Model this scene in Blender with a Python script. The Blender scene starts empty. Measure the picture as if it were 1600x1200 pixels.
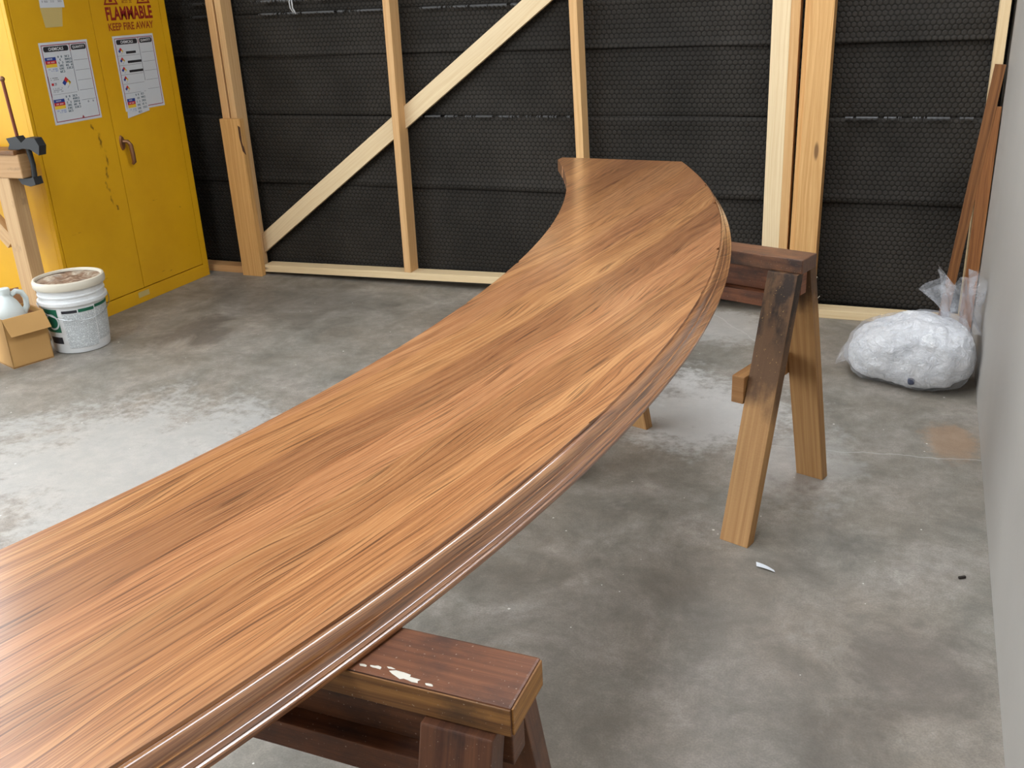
import bpy, bmesh, math, random
from mathutils import Vector, Matrix, noise
random.seed(7)
S = bpy.context.scene
COL = S.collection
V = Vector

# ---------------------------------------------------------------- camera, sky, lights, exposure
H = 1.45
RC = ((0.9249456923312437, 0.3774691292202616, -0.04463768277558669),      # image right
      (0.10469127290849639, -0.36589075917045144, -0.9247506094782905),    # image down
      (-0.3653973229440456, 0.850670916888175, -0.3779468051802484))       # forward
cam = bpy.data.cameras.new('camera')
camo = bpy.data.objects.new('camera', cam)
COL.objects.link(camo)
cam.sensor_width = 36.0
cam.lens = 1518.458 * 36.0 / 1600.0
cam.clip_start = 0.02
r_, d_, f_ = (V(v) for v in RC)
m = Matrix((( r_.x, -d_.x, -f_.x, 0.0), (r_.y, -d_.y, -f_.y, 0.0), (r_.z, -d_.z, -f_.z, H), (0, 0, 0, 1)))
camo.matrix_world = m
S.camera = camo
S.view_settings.view_transform = 'Standard'
S.view_settings.look = 'None'
S.view_settings.gamma = 1.0
S.view_settings.use_curve_mapping = False
S.view_settings.exposure = 0.25

world = bpy.data.worlds.new('sky')
S.world = world
world.use_nodes = True
bg = world.node_tree.nodes['Background']
bg.inputs[0].default_value = (0.90, 0.955, 1.0, 1)
bg.inputs[1].default_value = 3.7

XL, XR, YB, YF, ZC = -4.75, 0.275, 4.56, -3.6, 4.1      # room: left, right, back, behind the camera, ceiling
DOOR = (-2.6, 3.3, 3.95)                              # big open door in the left wall: y0, y1, height
la = bpy.data.lights.new('daylight_portal', 'AREA')
la.shape = 'RECTANGLE'
la.size = DOOR[1] - DOOR[0]
la.size_y = DOOR[2]
la.cycles.is_portal = True
lo = bpy.data.objects.new('daylight_portal', la)
COL.objects.link(lo)
lo.location = (XL - 0.01, (DOOR[0] + DOOR[1]) / 2, DOOR[2] / 2)
lo.rotation_euler = (math.radians(90), 0, math.radians(-90))
PANEL_STRENGTH = 11.0

# ---------------------------------------------------------------- node helper
class N:
    def __init__(s, name):
        s.m = bpy.data.materials.new(name)
        s.m.use_nodes = True
        s.t = s.m.node_tree
        s.b = s.t.nodes['Principled BSDF']
        s.out = s.t.nodes['Material Output']
    def n(s, typ, **kw):
        x = s.t.nodes.new(typ)
        for k, v in kw.items():
            setattr(x, k, v)
        return x
    def link(s, a, b):
        s.t.links.new(a, b)
    def put(s, sock, v):
        if isinstance(v, bpy.types.NodeSocket):
            s.link(v, sock)
        elif v is not None:
            if sock.type == 'RGBA' and len(v) == 3:
                v = (*v, 1)
            sock.default_value = v
    def math(s, op, a, b=None, c=None, clamp=False):
        x = s.n('ShaderNodeMath', operation=op, use_clamp=clamp)
        for i, v in enumerate((a, b, c)):
            if v is not None:
                s.put(x.inputs[i], v)
        return x.outputs[0]
    def vmath(s, op, a, b=None):
        x = s.n('ShaderNodeVectorMath', operation=op)
        s.put(x.inputs[0], a)
        if b is not None:
            s.put(x.inputs[1], b)
        return x.outputs['Value'] if op in ('LENGTH', 'DOT_PRODUCT') else x.outputs[0]
    def sep(s, v):
        x = s.n('ShaderNodeSeparateXYZ')
        s.link(v, x.inputs[0])
        return x.outputs
    def comb(s, a, b, c=0.0):
        x = s.n('ShaderNodeCombineXYZ')
        for i, v in enumerate((a, b, c)):
            s.put(x.inputs[i], v)
        return x.outputs[0]
    def scale(s, v, sc):
        return s.vmath('MULTIPLY', v, sc)
    def noise(s, v, scale=5.0, detail=3.0, rough=0.55, dist=0.0):
        x = s.n('ShaderNodeTexNoise')
        s.link(v, x.inputs['Vector'])
        x.inputs['Scale'].default_value = scale
        x.inputs['Detail'].default_value = detail
        x.inputs['Roughness'].default_value = rough
        x.inputs['Distortion'].default_value = dist
        return x.outputs['Fac']
    def ramp(s, f, stops, interp='LINEAR'):
        x = s.n('ShaderNodeValToRGB')
        x.color_ramp.interpolation = interp
        e = x.color_ramp.elements
        while len(e) < len(stops):
            e.new(0.5)
        for i, (p, c) in enumerate(stops):
            e[i].position = p
            e[i].color = (*c, 1) if len(c) == 3 else c
        s.put(x.inputs[0], f)
        return x.outputs[0]
    def rng(s, f, a, b, c=0.0, d=1.0, smooth=False):
        x = s.n('ShaderNodeMapRange')
        if smooth:
            x.interpolation_type = 'SMOOTHSTEP'
        s.put(x.inputs[0], f)
        for i, v in enumerate((a, b, c, d)):
            x.inputs[i + 1].default_value = v
        return x.outputs[0]
    def mix(s, f, a, b, blend='MIX'):
        x = s.n('ShaderNodeMix', data_type='RGBA', blend_type=blend)
        s.put(x.inputs[0], f)
        s.put(x.inputs[6], a)
        s.put(x.inputs[7], b)
        return x.outputs[2]
    def obj(s):
        return s.n('ShaderNodeTexCoord').outputs['Object']
    def uv(s):
        return s.n('ShaderNodeTexCoord').outputs['UV']
    def info(s):
        return s.n('ShaderNodeObjectInfo').outputs
    def bump(s, h, dist=0.002, strength=1.0):
        x = s.n('ShaderNodeBump')
        x.inputs['Distance'].default_value = dist
        x.inputs['Strength'].default_value = strength
        s.link(h, x.inputs['Height'])
        s.link(x.outputs[0], s.b.inputs['Normal'])
    def set(s, **kw):
        names = dict(col='Base Color', rough='Roughness', metal='Metallic', spec='Specular IOR Level', coat='Coat Weight',
                     coatr='Coat Roughness', sss='Subsurface Weight', trans='Transmission Weight', alpha='Alpha', ior='IOR',
                     ec='Emission Color', es='Emission Strength', sheen='Sheen Weight')
        for k, v in kw.items():
            s.put(s.b.inputs[names[k]], v)
        return s.m

def srgb(r, g, b):
    f = lambda c: (c / 255 / 12.92) if c <= 10 else ((c / 255 + 0.055) / 1.055) ** 2.4
    return (f(r), f(g), f(b))

def plain(name, col, rough=0.6, metal=0.0, **kw):
    k = N(name)
    return k.set(col=col, rough=rough, metal=metal, **kw)

# ---------------------------------------------------------------- mesh helpers
def tag(o, label=None, cat=None, group=None, kind=None):
    for k, v in (('label', label), ('category', cat), ('group', group), ('kind', kind)):
        if v:
            o[k] = v
    return o

def empty(name, loc, label=None, cat=None, group=None):
    o = bpy.data.objects.new(name, None)
    COL.objects.link(o)
    o.location = loc
    o.empty_display_size = 0.05
    return tag(o, label, cat, group)

def world_loc(o):
    p = V((0, 0, 0))
    while o:
        p += o.location
        o = o.parent
    return p

def link(name, me, mat, parent=None, tone=None, base=None):
    """mesh in world coordinates -> object (origin at its parent's, or at base)"""
    o = bpy.data.objects.new(name, me)
    COL.objects.link(o)
    if mat:
        me.materials.append(mat)
    if parent:
        o.parent = parent
        me.transform(Matrix.Translation(-world_loc(parent)))
    elif base is not None:
        me.transform(Matrix.Translation(-V(base)))
        o.location = base
    if tone is not None:
        o.color = tone if len(tone) == 4 else (*tone, 1)
    return o

def from_bm(name, bm, mat, parent=None, smooth=False, **kw):
    me = bpy.data.meshes.new(name)
    bmesh.ops.recalc_face_normals(bm, faces=bm.faces)
    bm.to_mesh(me)
    bm.free()
    if smooth:
        me.polygons.foreach_set('use_smooth', [True] * len(me.polygons))
    return link(name, me, mat, parent, **kw)

def from_py(name, verts, faces, mat, parent=None, uvs=None, smooth=False, auto=None, **kw):
    me = bpy.data.meshes.new(name)
    me.from_pydata([tuple(v) for v in verts], [], faces)
    if uvs is not None:
        l = me.uv_layers.new(name='UVMap')
        for lp in me.loops:
            l.data[lp.index].uv = uvs[lp.vertex_index]
    if smooth:
        me.polygons.foreach_set('use_smooth', [True] * len(me.polygons))
    if auto:
        me.set_sharp_from_angle(angle=math.radians(auto))
    me.update()
    return link(name, me, mat, parent, **kw)

def plank_bm(a, b, wdir, w, t, bev=0.002, cut_a=None, cut_b=None):
    a, b = V(a), V(b)
    L = (b - a).normalized()
    wd = V(wdir)
    wd = (wd - L * wd.dot(L)).normalized()
    td = L.cross(wd)
    ln = (b - a).length
    bm = bmesh.new()
    c = []
    for e in (0, 1):
        for sw, st in ((-1, -1), (1, -1), (1, 1), (-1, 1)):
            p = (a if e == 0 else b) + wd * (sw * w / 2) + td * (st * t / 2)
            cz = cut_a if e == 0 else cut_b
            if cz is not None:                       # cut this end level at z = cz
                p = p + L * ((cz - p.z) / L.z)
            c.append(bm.verts.new(p))
    for f in ((0, 1, 2, 3), (7, 6, 5, 4), (0, 4, 5, 1), (1, 5, 6, 2), (2, 6, 7, 3), (3, 7, 4, 0)):
        bm.faces.new([c[i] for i in f])
    bmesh.ops.recalc_face_normals(bm, faces=bm.faces)
    if bev:
        bmesh.ops.bevel(bm, geom=list(bm.edges), offset=bev, segments=2, affect='EDGES', profile=0.6)
    uvl = bm.loops.layers.uv.new('UVMap')
    ou, ov = random.uniform(0, 20), random.uniform(0, 20)
    for f in bm.faces:
        n = f.normal
        nl, nw, nt = abs(n.dot(L)), abs(n.dot(wd)), abs(n.dot(td))
        for lp in f.loops:
            d = lp.vert.co - a
            l, x, y = d.dot(L), d.dot(wd), d.dot(td)
            if nl > max(nw, nt):
                q = (l + y * 1.0, x)
            elif nt >= nw:
                q = (l, x)
            else:
                q = (l, y + w)
            lp[uvl].uv = (q[0] + ou, q[1] + ov)
    return bm

def plank(name, a, b, wdir, w, t, mat, parent=None, bev=0.002, tone=None, cut_a=None, cut_b=None, base=None):
    return from_bm(name, plank_bm(a, b, wdir, w, t, bev, cut_a, cut_b), mat, parent, tone=tone, base=base)

def box_bm(bm, lo, hi, bev=0.0):
    x0, y0, z0 = lo
    x1, y1, z1 = hi
    v = [bm.verts.new(p) for p in ((x0, y0, z0), (x1, y0, z0), (x1, y1, z0), (x0, y1, z0), (x0, y0, z1), (x1, y0, z1), (x1, y1, z1), (x0, y1, z1))]
    fs = [bm.faces.new([v[i] for i in f]) for f in ((3, 2, 1, 0), (4, 5, 6, 7), (0, 1, 5, 4), (1, 2, 6, 5), (2, 3, 7, 6), (3, 0, 4, 7))]
    if bev:
        es = list({e for f in fs for e in f.edges})
        bmesh.ops.bevel(bm, geom=es, offset=bev, segments=2, affect='EDGES', profile=0.6)

def box(name, lo, hi, mat, parent=None, bev=0.0, **kw):
    bm = bmesh.new()
    box_bm(bm, lo, hi, bev)
    return from_bm(name, bm, mat, parent, **kw)

def lathe(name, c, prof, mat, parent=None, seg=48, smooth=True, auto=35, cap=True, **kw):
    vs, fs = [], []
    for r, z in prof:
        for k in range(seg):
            a = 2 * math.pi * k / seg
            vs.append((c[0] + r * math.cos(a), c[1] + r * math.sin(a), c[2] + z))
    for i in range(len(prof) - 1):
        for k in range(seg):
            q = (k + 1) % seg
            fs.append((i * seg + k, i * seg + q, (i + 1) * seg + q, (i + 1) * seg + k))
    if cap:
        fs.append(tuple(range(seg))[::-1])
        fs.append(tuple((len(prof) - 1) * seg + k for k in range(seg)))
    return from_py(name, vs, fs, mat, parent, smooth=smooth, auto=auto, **kw)

def tube_geo(pts, r, seg=8):
    pts = [V(p) for p in pts]
    rr = r if isinstance(r, (list, tuple)) else [r] * len(pts)
    vs, fs = [], []
    up = None
    for i, p in enumerate(pts):
        t = (pts[min(i + 1, len(pts) - 1)] - pts[max(i - 1, 0)]).normalized()
        if up is None:
            up = V((0, 0, 1)) if abs(t.z) < 0.9 else V((1, 0, 0))
        up = (up - t * up.dot(t)).normalized()
        s = t.cross(up)
        for k in range(seg):
            a = 2 * math.pi * k / seg
            vs.append(p + (up * math.cos(a) + s * math.sin(a)) * rr[i])
    for i in range(len(pts) - 1):
        for k in range(seg):
            q = (k + 1) % seg
            fs.append((i * seg + k, i * seg + q, (i + 1) * seg + q, (i + 1) * seg + k))
    fs.append(tuple(range(seg))[::-1])
    fs.append(tuple((len(pts) - 1) * seg + k for k in range(seg)))
    return vs, fs

def tube(name, pts, r, mat, parent=None, seg=8, **kw):
    vs, fs = tube_geo(pts, r, seg)
    return from_py(name, vs, fs, mat, parent, smooth=True, auto=50, **kw)

# ---------------------------------------------------------------- materials
def make_pine(name, light, dark, knot=(0.13, 0.06, 0.025), grime=None, grime_col=(0.05, 0.03, 0.02), rough=0.55, fine=0.35):
    """sawn softwood: UV.x runs along the board in metres, UV.y across"""
    k = N(name)
    inf = k.info()
    uv = k.vmath('ADD', k.uv(), k.comb(k.math('MULTIPLY', inf['Random'], 37.0), k.math('MULTIPLY', inf['Random'], 11.0)))
    x, y, _ = k.sep(uv)
    w = k.noise(k.comb(k.math('MULTIPLY', x, 1.3), k.math('MULTIPLY', y, 9.0)), 1.0, 2.0)
    y2 = k.math('ADD', y, k.math('MULTIPLY', w, 0.06))
    rings = k.noise(k.comb(k.math('MULTIPLY', x, 0.9), k.math('MULTIPLY', y2, 95.0)), 1.0, 2.0)
    fib = k.noise(k.comb(k.math('MULTIPLY', x, 9.0), k.math('MULTIPLY', y, 420.0)), 1.0, 2.0)
    f = k.math('ADD', k.math('MULTIPLY', rings, 1.0 - fine), k.math('MULTIPLY', fib, fine))
    c = k.mix(k.rng(f, 0.33, 0.68), light, dark)
    # knots
    vo = k.n('ShaderNodeTexVoronoi', feature='F1')
    k.link(k.comb(k.math('MULTIPLY', x, 2.3), k.math('MULTIPLY', y, 9.0)), vo.inputs['Vector'])
    vo.inputs['Scale'].default_value = 1.0
    ksep = k.n('ShaderNodeSeparateColor')
    k.link(vo.outputs['Color'], ksep.inputs[0])
    pick = k.math('GREATER_THAN', ksep.outputs[0], 0.62)
    kn = k.math('MULTIPLY', k.rng(vo.outputs['Distance'], 0.05, 0.11, 1.0, 0.0, True), pick)
    c = k.mix(k.math('MULTIPLY', kn, 0.8), c, knot)
    c = k.mix(1.0, c, inf['Color'], 'MULTIPLY')
    if grime:
        g = k.noise(k.comb(k.math('MULTIPLY', x, 7.0), k.math('MULTIPLY', y, 12.0)), 1.0, 5.0, 0.65)
        c = k.mix(k.rng(g, 0.62 - grime, 0.85 - grime, 0.0, 0.85), c, grime_col)
        sp = k.noise(k.scale(uv, (1, 1, 1)), 260.0, 1.0)
        c = k.mix(k.rng(sp, 0.70, 0.76, 0.0, 0.6), c, (0.42, 0.33, 0.25))
    k.bump(f, 0.0008, 0.5)
    return k.set(col=c, rough=rough, spec=0.35)

M_PINE = make_pine('pine_stud', srgb(226, 188, 138), srgb(206, 160, 106))
M_PALE = make_pine('pale_spruce', srgb(234, 213, 176), srgb(218, 190, 148))
M_DOUG = make_pine('fir_post', srgb(226, 182, 124), srgb(196, 146, 88))
M_OLD = make_pine('old_horse_wood', srgb(182, 138, 88), srgb(154, 108, 66), grime=0.06, grime_col=(0.06, 0.04, 0.028))
M_STAIN = make_pine('stained_horse_wood', srgb(122, 84, 58), srgb(86, 56, 40), grime=0.16, grime_col=(0.022, 0.017, 0.017), rough=0.42)
M_EDGE = make_pine('raw_edge_wood', srgb(164, 120, 70), srgb(96, 64, 40), grime=0.08, grime_col=(0.035, 0.025, 0.018))
M_BENCH = make_pine('raw_bench_wood', srgb(196, 164, 122), srgb(176, 140, 98), grime=0.04, grime_col=(0.12, 0.07, 0.04))
M_TRIM = make_pine('stained_trim_board', srgb(146, 98, 58), srgb(92, 56, 33), rough=0.35)

def make_bar(name, lo, mid, hi, rough, coat, coatr, bump=0.25):
    """oiled teak-like hardwood: UV.x across the grain in metres, UV.y along it"""
    k = N(name)
    inf = k.info()
    x, y, _ = k.sep(k.uv())
    w1 = k.noise(k.comb(k.math('MULTIPLY', x, 5.0), k.math('MULTIPLY', y, 1.1)), 1.0, 2.0)
    w2 = k.noise(k.comb(k.math('MULTIPLY', x, 22.0), k.math('MULTIPLY', y, 3.2)), 1.0, 2.0)
    x2 = k.math('ADD', x, k.math('ADD', k.math('MULTIPLY', w1, 0.11), k.math('MULTIPLY', w2, 0.012)))
    bands = k.noise(k.comb(k.math('MULTIPLY', x2, 34.0), k.math('MULTIPLY', y, 0.35)), 1.0, 2.0)
    rings = k.noise(k.comb(k.math('MULTIPLY', x2, 185.0), k.math('MULTIPLY', y, 0.8)), 1.0, 2.0, 0.6)
    fib = k.noise(k.comb(k.math('MULTIPLY', x2, 480.0), k.math('MULTIPLY', y, 9.0)), 1.0, 2.0, 0.6)
    f = k.math('ADD', k.math('ADD', k.math('MULTIPLY', bands, 0.24), k.math('MULTIPLY', rings, 0.44)), k.math('MULTIPLY', fib, 0.32))
    c = k.ramp(f, [(0.34, lo), (0.47, mid), (0.62, hi)])
    pores = k.noise(k.comb(k.math('MULTIPLY', x2, 330.0), k.math('MULTIPLY', y, 5.5)), 1.0, 1.0)
    c = k.mix(k.rng(pores, 0.57, 0.68, 0.0, 0.6), c, tuple(v * 0.45 for v in lo))
    c = k.mix(1.0, c, inf['Color'], 'MULTIPLY')
    if bump:
        k.bump(f, 0.0003, bump)
    return k.set(col=c, rough=rough, coat=coat, coatr=coatr, spec=0.45)

M_BAR = make_bar('oiled_bar_wood', srgb(102, 63, 38), srgb(168, 113, 70), srgb(198, 146, 97), 0.34, 1.0, 0.18)
M_RAIL = make_bar('polished_rail_wood', srgb(86, 50, 29), srgb(146, 94, 55), srgb(188, 135, 86), 0.3, 1.0, 0.15, bump=0.0)
M_BAR.node_tree.nodes['Principled BSDF'].inputs['Coat IOR'].default_value = 1.62
M_RAIL.node_tree.nodes['Principled BSDF'].inputs['Coat IOR'].default_value = 1.65

# concrete floor
def make_floor():
    k = N('stained_concrete')
    p = k.obj()
    big = k.noise(p, 0.9, 4.0, 0.6)
    mid = k.noise(p, 3.4, 6.0, 0.68, 0.4)
    fine = k.noise(p, 26.0, 6.0, 0.7)
    micro = k.noise(p, 210.0, 3.0, 0.6)
    patch = k.noise(p, 10.0, 7.0, 0.72, 0.3)
    x, y, z = k.sep(p)
    c = k.ramp(mid, [(0.30, srgb(108, 104, 96)), (0.47, srgb(144, 139, 129)), (0.60, srgb(166, 158, 149)), (0.75, srgb(194, 188, 180))])
    c = k.mix(k.rng(big, 0.42, 0.62, 0.0, 0.5), c, srgb(150, 133, 114))
    c = k.mix(k.rng(patch, 0.46, 0.68, 0.0, 0.5), c, srgb(106, 102, 94))
    c = k.mix(k.rng(patch, 0.30, 0.42, 0.35, 0.0), c, srgb(188, 182, 172))
    c = k.mix(k.rng(fine, 0.42, 0.66, 0.0, 0.5), c, srgb(118, 112, 102))
    c = k.mix(k.rng(micro, 0.35, 0.65, 0.0, 0.36), c, srgb(94, 90, 82))
    def blob(cx, cy, rx, ry, amount, soft=0.5):
        d = k.vmath('LENGTH', k.scale(k.vmath('SUBTRACT', p, (cx, cy, 0)), (1 / rx, 1 / ry, 0)))
        d = k.math('ADD', d, k.math('MULTIPLY', k.math('SUBTRACT', mid, 0.5), 2.4))
        d = k.math('ADD', d, k.math('MULTIPLY', k.math('SUBTRACT', fine, 0.5), 1.3))
        return k.rng(d, 1.0 - soft, 1.0 + soft * 0.4, amount, 0.0, True)
    white = srgb(214, 212, 208)
    for args in ((-0.66, 3.22, 0.34, 0.36, 0.6), (-0.95, 3.42, 0.25, 0.2, 0.55), (-0.75, 4.15, 0.3, 0.22, 0.35), (-2.4, 2.2, 0.7, 0.6, 0.4), (-0.28, 2.9, 0.2, 0.3, 0.25)):
        c = k.mix(blob(*args), c, white)
    c = k.mix(blob(0.19, 3.2, 0.09, 0.14, 0.4), c, srgb(176, 134, 96))              # rust
    for args in ((-3.15, 3.45, 0.12, 0.3, 0.6), (-2.98, 3.4, 0.09, 0.16, 0.6), (0.1, 1.95, 0.16, 0.2, 0.45), (-3.0, 4.0, 0.6, 0.35, 0.35), (-0.45, 1.8, 0.5, 0.6, 0.25)):
        c = k.mix(blob(*args), c, srgb(88, 80, 73))                                   # damp and oil stains
    vo = k.n('ShaderNodeTexVoronoi', feature='F1')                                  # plaster and paint flecks
    k.link(p, vo.inputs['Vector'])
    vo.inputs['Scale'].default_value = 17.0
    vs = k.n('ShaderNodeSeparateColor')
    k.link(vo.outputs['Color'], vs.inputs[0])
    fl = k.math('MULTIPLY', k.math('LESS_THAN', vo.outputs['Distance'], k.math('MULTIPLY', vs.outputs[1], 0.075)), k.math('GREATER_THAN', vs.outputs[0], 0.5))
    c = k.mix(k.math('MULTIPLY', fl, 0.8), c, srgb(226, 222, 214))
    # hairline cracks
    for (x0, y0, ang, l0, l1) in ((-0.66, 4.12, -0.9, -0.25, 0.2), (-0.2, 3.02, 0.12, -0.35, 0.5)):
        ca, sa = math.cos(ang), math.sin(ang)
        dx = k.math('SUBTRACT', x, x0)
        dy = k.math('SUBTRACT', y, y0)
        al = k.math('ADD', k.math('MULTIPLY', dx, ca), k.math('MULTIPLY', dy, sa))
        ac = k.math('ADD', k.math('SUBTRACT', k.math('MULTIPLY', dy, ca), k.math('MULTIPLY', dx, sa)), k.math('MULTIPLY', k.math('SUBTRACT', k.noise(p, 9.0, 3.0), 0.5), 0.05))
        mk = k.math('LESS_THAN', k.math('ABSOLUTE', ac), 0.003)
        mk = k.math('MULTIPLY', mk, k.math('MULTIPLY', k.math('GREATER_THAN', al, l0), k.math('LESS_THAN', al, l1)))
        c = k.mix(k.math('MULTIPLY', mk, 0.4), c, srgb(196, 193, 188))
    k.bump(k.math('ADD', fine, k.math('MULTIPLY', micro, 0.4)), 0.002, 0.35)
    return k.set(col=c, rough=k.rng(mid, 0.3, 0.7, 0.62, 0.42), spec=0.4)
M_FLOOR = make_floor()

def make_sheet():
    k = N('black_dimpled_plastic')
    p = k.obj()
    x, y, z = k.sep(p)
    s = 1 / 0.0235
    q = k.vmath('ADD', k.comb(k.math('MULTIPLY', x, s), k.math('MULTIPLY', z, s)), (400.0, 400 * 1.7320508, 0))
    r = (1.0, 1.7320508, 1.0)
    h = (0.5, 0.8660254, 0.0)
    a = k.vmath('SUBTRACT', k.vmath('MODULO', q, r), h)
    b = k.vmath('SUBTRACT', k.vmath('MODULO', k.vmath('ADD', q, h), r), h)
    d = k.math('MINIMUM', k.vmath('LENGTH', a), k.vmath('LENGTH', b))
    hgt = k.rng(d, 0.28, 0.50, 1.0, 0.0, True)
    k.bump(hgt, 0.004, 0.6)
    n = k.noise(p, 2.2, 4.0)
    c = k.mix(k.rng(n, 0.35, 0.7), srgb(44, 41, 37), srgb(60, 56, 51))
    c = k.mix(k.rng(hgt, 0.0, 0.4, 0.6, 0.0), c, srgb(14, 13, 12))
    return k.set(col=c, rough=0.6, spec=0.1)
M_SHEET = make_sheet()
M_FOIL = plain('shiny_sheet_edge', srgb(58, 57, 56), 0.4, 0.0)

def make_paint(name, col, var=0.06, rough=0.55, streak=False):
    k = N(name)
    p = k.obj()
    n = k.noise(p, 1.6, 5.0, 0.6)
    c = k.mix(k.rng(n, 0.3, 0.7), tuple(v * (1 - var) for v in col), tuple(min(1, v * (1 + var)) for v in col))
    k.bump(k.noise(p, 90.0, 3.0), 0.0015, 0.25)
    return k.set(col=c, rough=rough)
M_WALL = make_paint('off_white_drywall', srgb(168, 163, 156), 0.05, 0.6)
M_WALLF = make_paint('grey_block_paint', srgb(176, 174, 168))
M_CEIL = make_paint('white_ceiling_paint', srgb(210, 208, 202))
M_DARKW = make_paint('dark_backing', srgb(40, 38, 36))

def make_yellow():
    k = N('yellow_enamel')
    p = k.obj()
    x, y, z = k.sep(p)
    n = k.noise(p, 3.0, 5.0)
    c = k.mix(k.rng(n, 0.3, 0.7), srgb(212, 158, 20), srgb(226, 172, 26))
    # a long brown scrape on the left door, scuffs here and there
    wig = k.math('MULTIPLY', k.math('SUBTRACT', k.noise(k.comb(k.math('MULTIPLY', z, 7.0), 0.3), 1.0, 3.0), 0.5), 0.22)
    dy = k.math('ABSOLUTE', k.math('SUBTRACT', k.math('SUBTRACT', y, -0.115), k.math('ADD', wig, k.math('MULTIPLY', k.math('SUBTRACT', 0.7, z), 0.05))))
    br = k.noise(k.scale(p, (40, 60, 22)), 1.0, 3.0)
    m1 = k.math('MULTIPLY', k.rng(dy, 0.003, 0.011, 1.0, 0.0), k.math('MULTIPLY', k.math('GREATER_THAN', z, 0.5), k.math('LESS_THAN', z, 0.93)))
    m1 = k.math('MULTIPLY', m1, k.rng(br, 0.42, 0.6))
    c = k.mix(k.math('MULTIPLY', m1, 0.85), c, srgb(96, 62, 20))
    sc = k.noise(k.scale(p, (6, 9, 60)), 1.0, 4.0, 0.7)
    m2 = k.math('MULTIPLY', k.rng(sc, 0.69, 0.74), k.math('LESS_THAN', z, 0.55))
    c = k.mix(k.math('MULTIPLY', m2, 0.7), c, srgb(110, 70, 24))
    k.bump(k.noise(p, 140.0, 2.0), 0.0006, 0.3)
    return k.set(col=c, rough=0.42, spec=0.4)
M_YEL = make_yellow()
M_SEAM = plain('dark_seam', srgb(60, 40, 10), 0.8)
M_BRASS = plain('worn_brass', srgb(150, 112, 84), 0.38, 0.8)
M_PAPER = make_paint('white_paper', srgb(206, 210, 214), 0.02, 0.6)
M_OLDTAPE = make_paint('yellowed_label', srgb(198, 176, 112), 0.1, 0.6)
M_PINK = plain('faded_red_border', srgb(150, 48, 62), 0.6)
M_INK = plain('black_ink', srgb(34, 34, 40), 0.6)
M_GREYINK = plain('grey_ink', srgb(126, 130, 140), 0.6)
M_TEAL = plain('teal_ink', srgb(48, 84, 100), 0.6)
M_BLUE = plain('blue_ink', srgb(30, 62, 142), 0.6)
M_RED = plain('red_ink', srgb(196, 44, 48), 0.6)
M_YINK = plain('yellow_ink', srgb(232, 196, 60), 0.6)
M_LBLUE = plain('pale_blue_ink', srgb(110, 140, 200), 0.6)
M_MAROON = plain('maroon_stencil', srgb(140, 28, 22), 0.6)
M_BROWNRED = plain('brown_red_stencil', srgb(150, 62, 18), 0.6)
M_WHITEINK = plain('white_ink', srgb(220, 222, 224), 0.6)
M_IRON = plain('black_iron', srgb(42, 43, 44), 0.55, 0.2)
M_RUST = plain('rusty_screw', srgb(120, 62, 40), 0.6, 0.4)
M_GREENLBL = make_paint('green_print', srgb(18, 96, 70), 0.05, 0.5)
M_CARD = make_paint('cardboard', srgb(196, 152, 92), 0.05, 0.8)
M_CARDIN = make_paint('cardboard_inside', srgb(150, 104, 66), 0.05, 0.8)
def make_bucket():
    k = N('white_bucket_plastic')
    p = k.obj()
    n = k.noise(p, 9.0, 5.0, 0.65)
    c = k.mix(k.rng(n, 0.56, 0.75, 0.0, 0.5), srgb(222, 224, 224), srgb(186, 172, 152))
    return k.set(col=c, rough=0.4, sss=0.0)
M_BUCKET = make_bucket()
def make_lid():
    k = N('crusted_lid')
    p = k.obj()
    n = k.noise(p, 13.0, 6.0, 0.7, 0.6)
    n2 = k.noise(p, 7.0, 4.0, 0.6)
    c = k.ramp(n, [(0.34, srgb(84, 60, 46)), (0.48, srgb(142, 112, 88)), (0.62, srgb(190, 176, 156)), (0.74, srgb(216, 210, 198))])
    c = k.mix(k.rng(n2, 0.58, 0.66, 0.0, 0.8), c, srgb(136, 134, 132))
    k.bump(n, 0.012, 0.8)
    return k.set(col=c, rough=0.75)
M_LID = make_lid()
M_LIDRIM = make_paint('yellowed_lid_rim', srgb(212, 204, 186), 0.14, 0.5)
def make_print():
    """small unreadable lines of print: UV.x along the line, UV.y across the lines"""
    k = N('fine_print_label')
    x, y, _ = k.sep(k.uv())
    row = k.math('FRACT', k.math('MULTIPLY', y, 190.0))
    on = k.math('MULTIPLY', k.math('GREATER_THAN', row, 0.25), k.math('LESS_THAN', row, 0.8))
    line = k.math('FLOOR', k.math('MULTIPLY', y, 190.0))
    w = k.noise(k.comb(k.math('MULTIPLY', x, 420.0), k.math('MULTIPLY', line, 7.31)), 1.0, 2.0)
    par = k.noise(k.comb(0.5, k.math('MULTIPLY', y, 26.0)), 1.0, 1.0)
    ink = k.math('MULTIPLY', on, k.math('MULTIPLY', k.math('GREATER_THAN', w, 0.44), k.math('LESS_THAN', par, 0.60)))
    c = k.mix(k.math('MULTIPLY', ink, 0.72), srgb(222, 226, 226), srgb(74, 80, 86))
    return k.set(col=c, rough=0.5)
M_PRINT = make_print()
M_JUG = plain('milky_jug_plastic', srgb(206, 214, 212), 0.35, sss=0.0)
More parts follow.
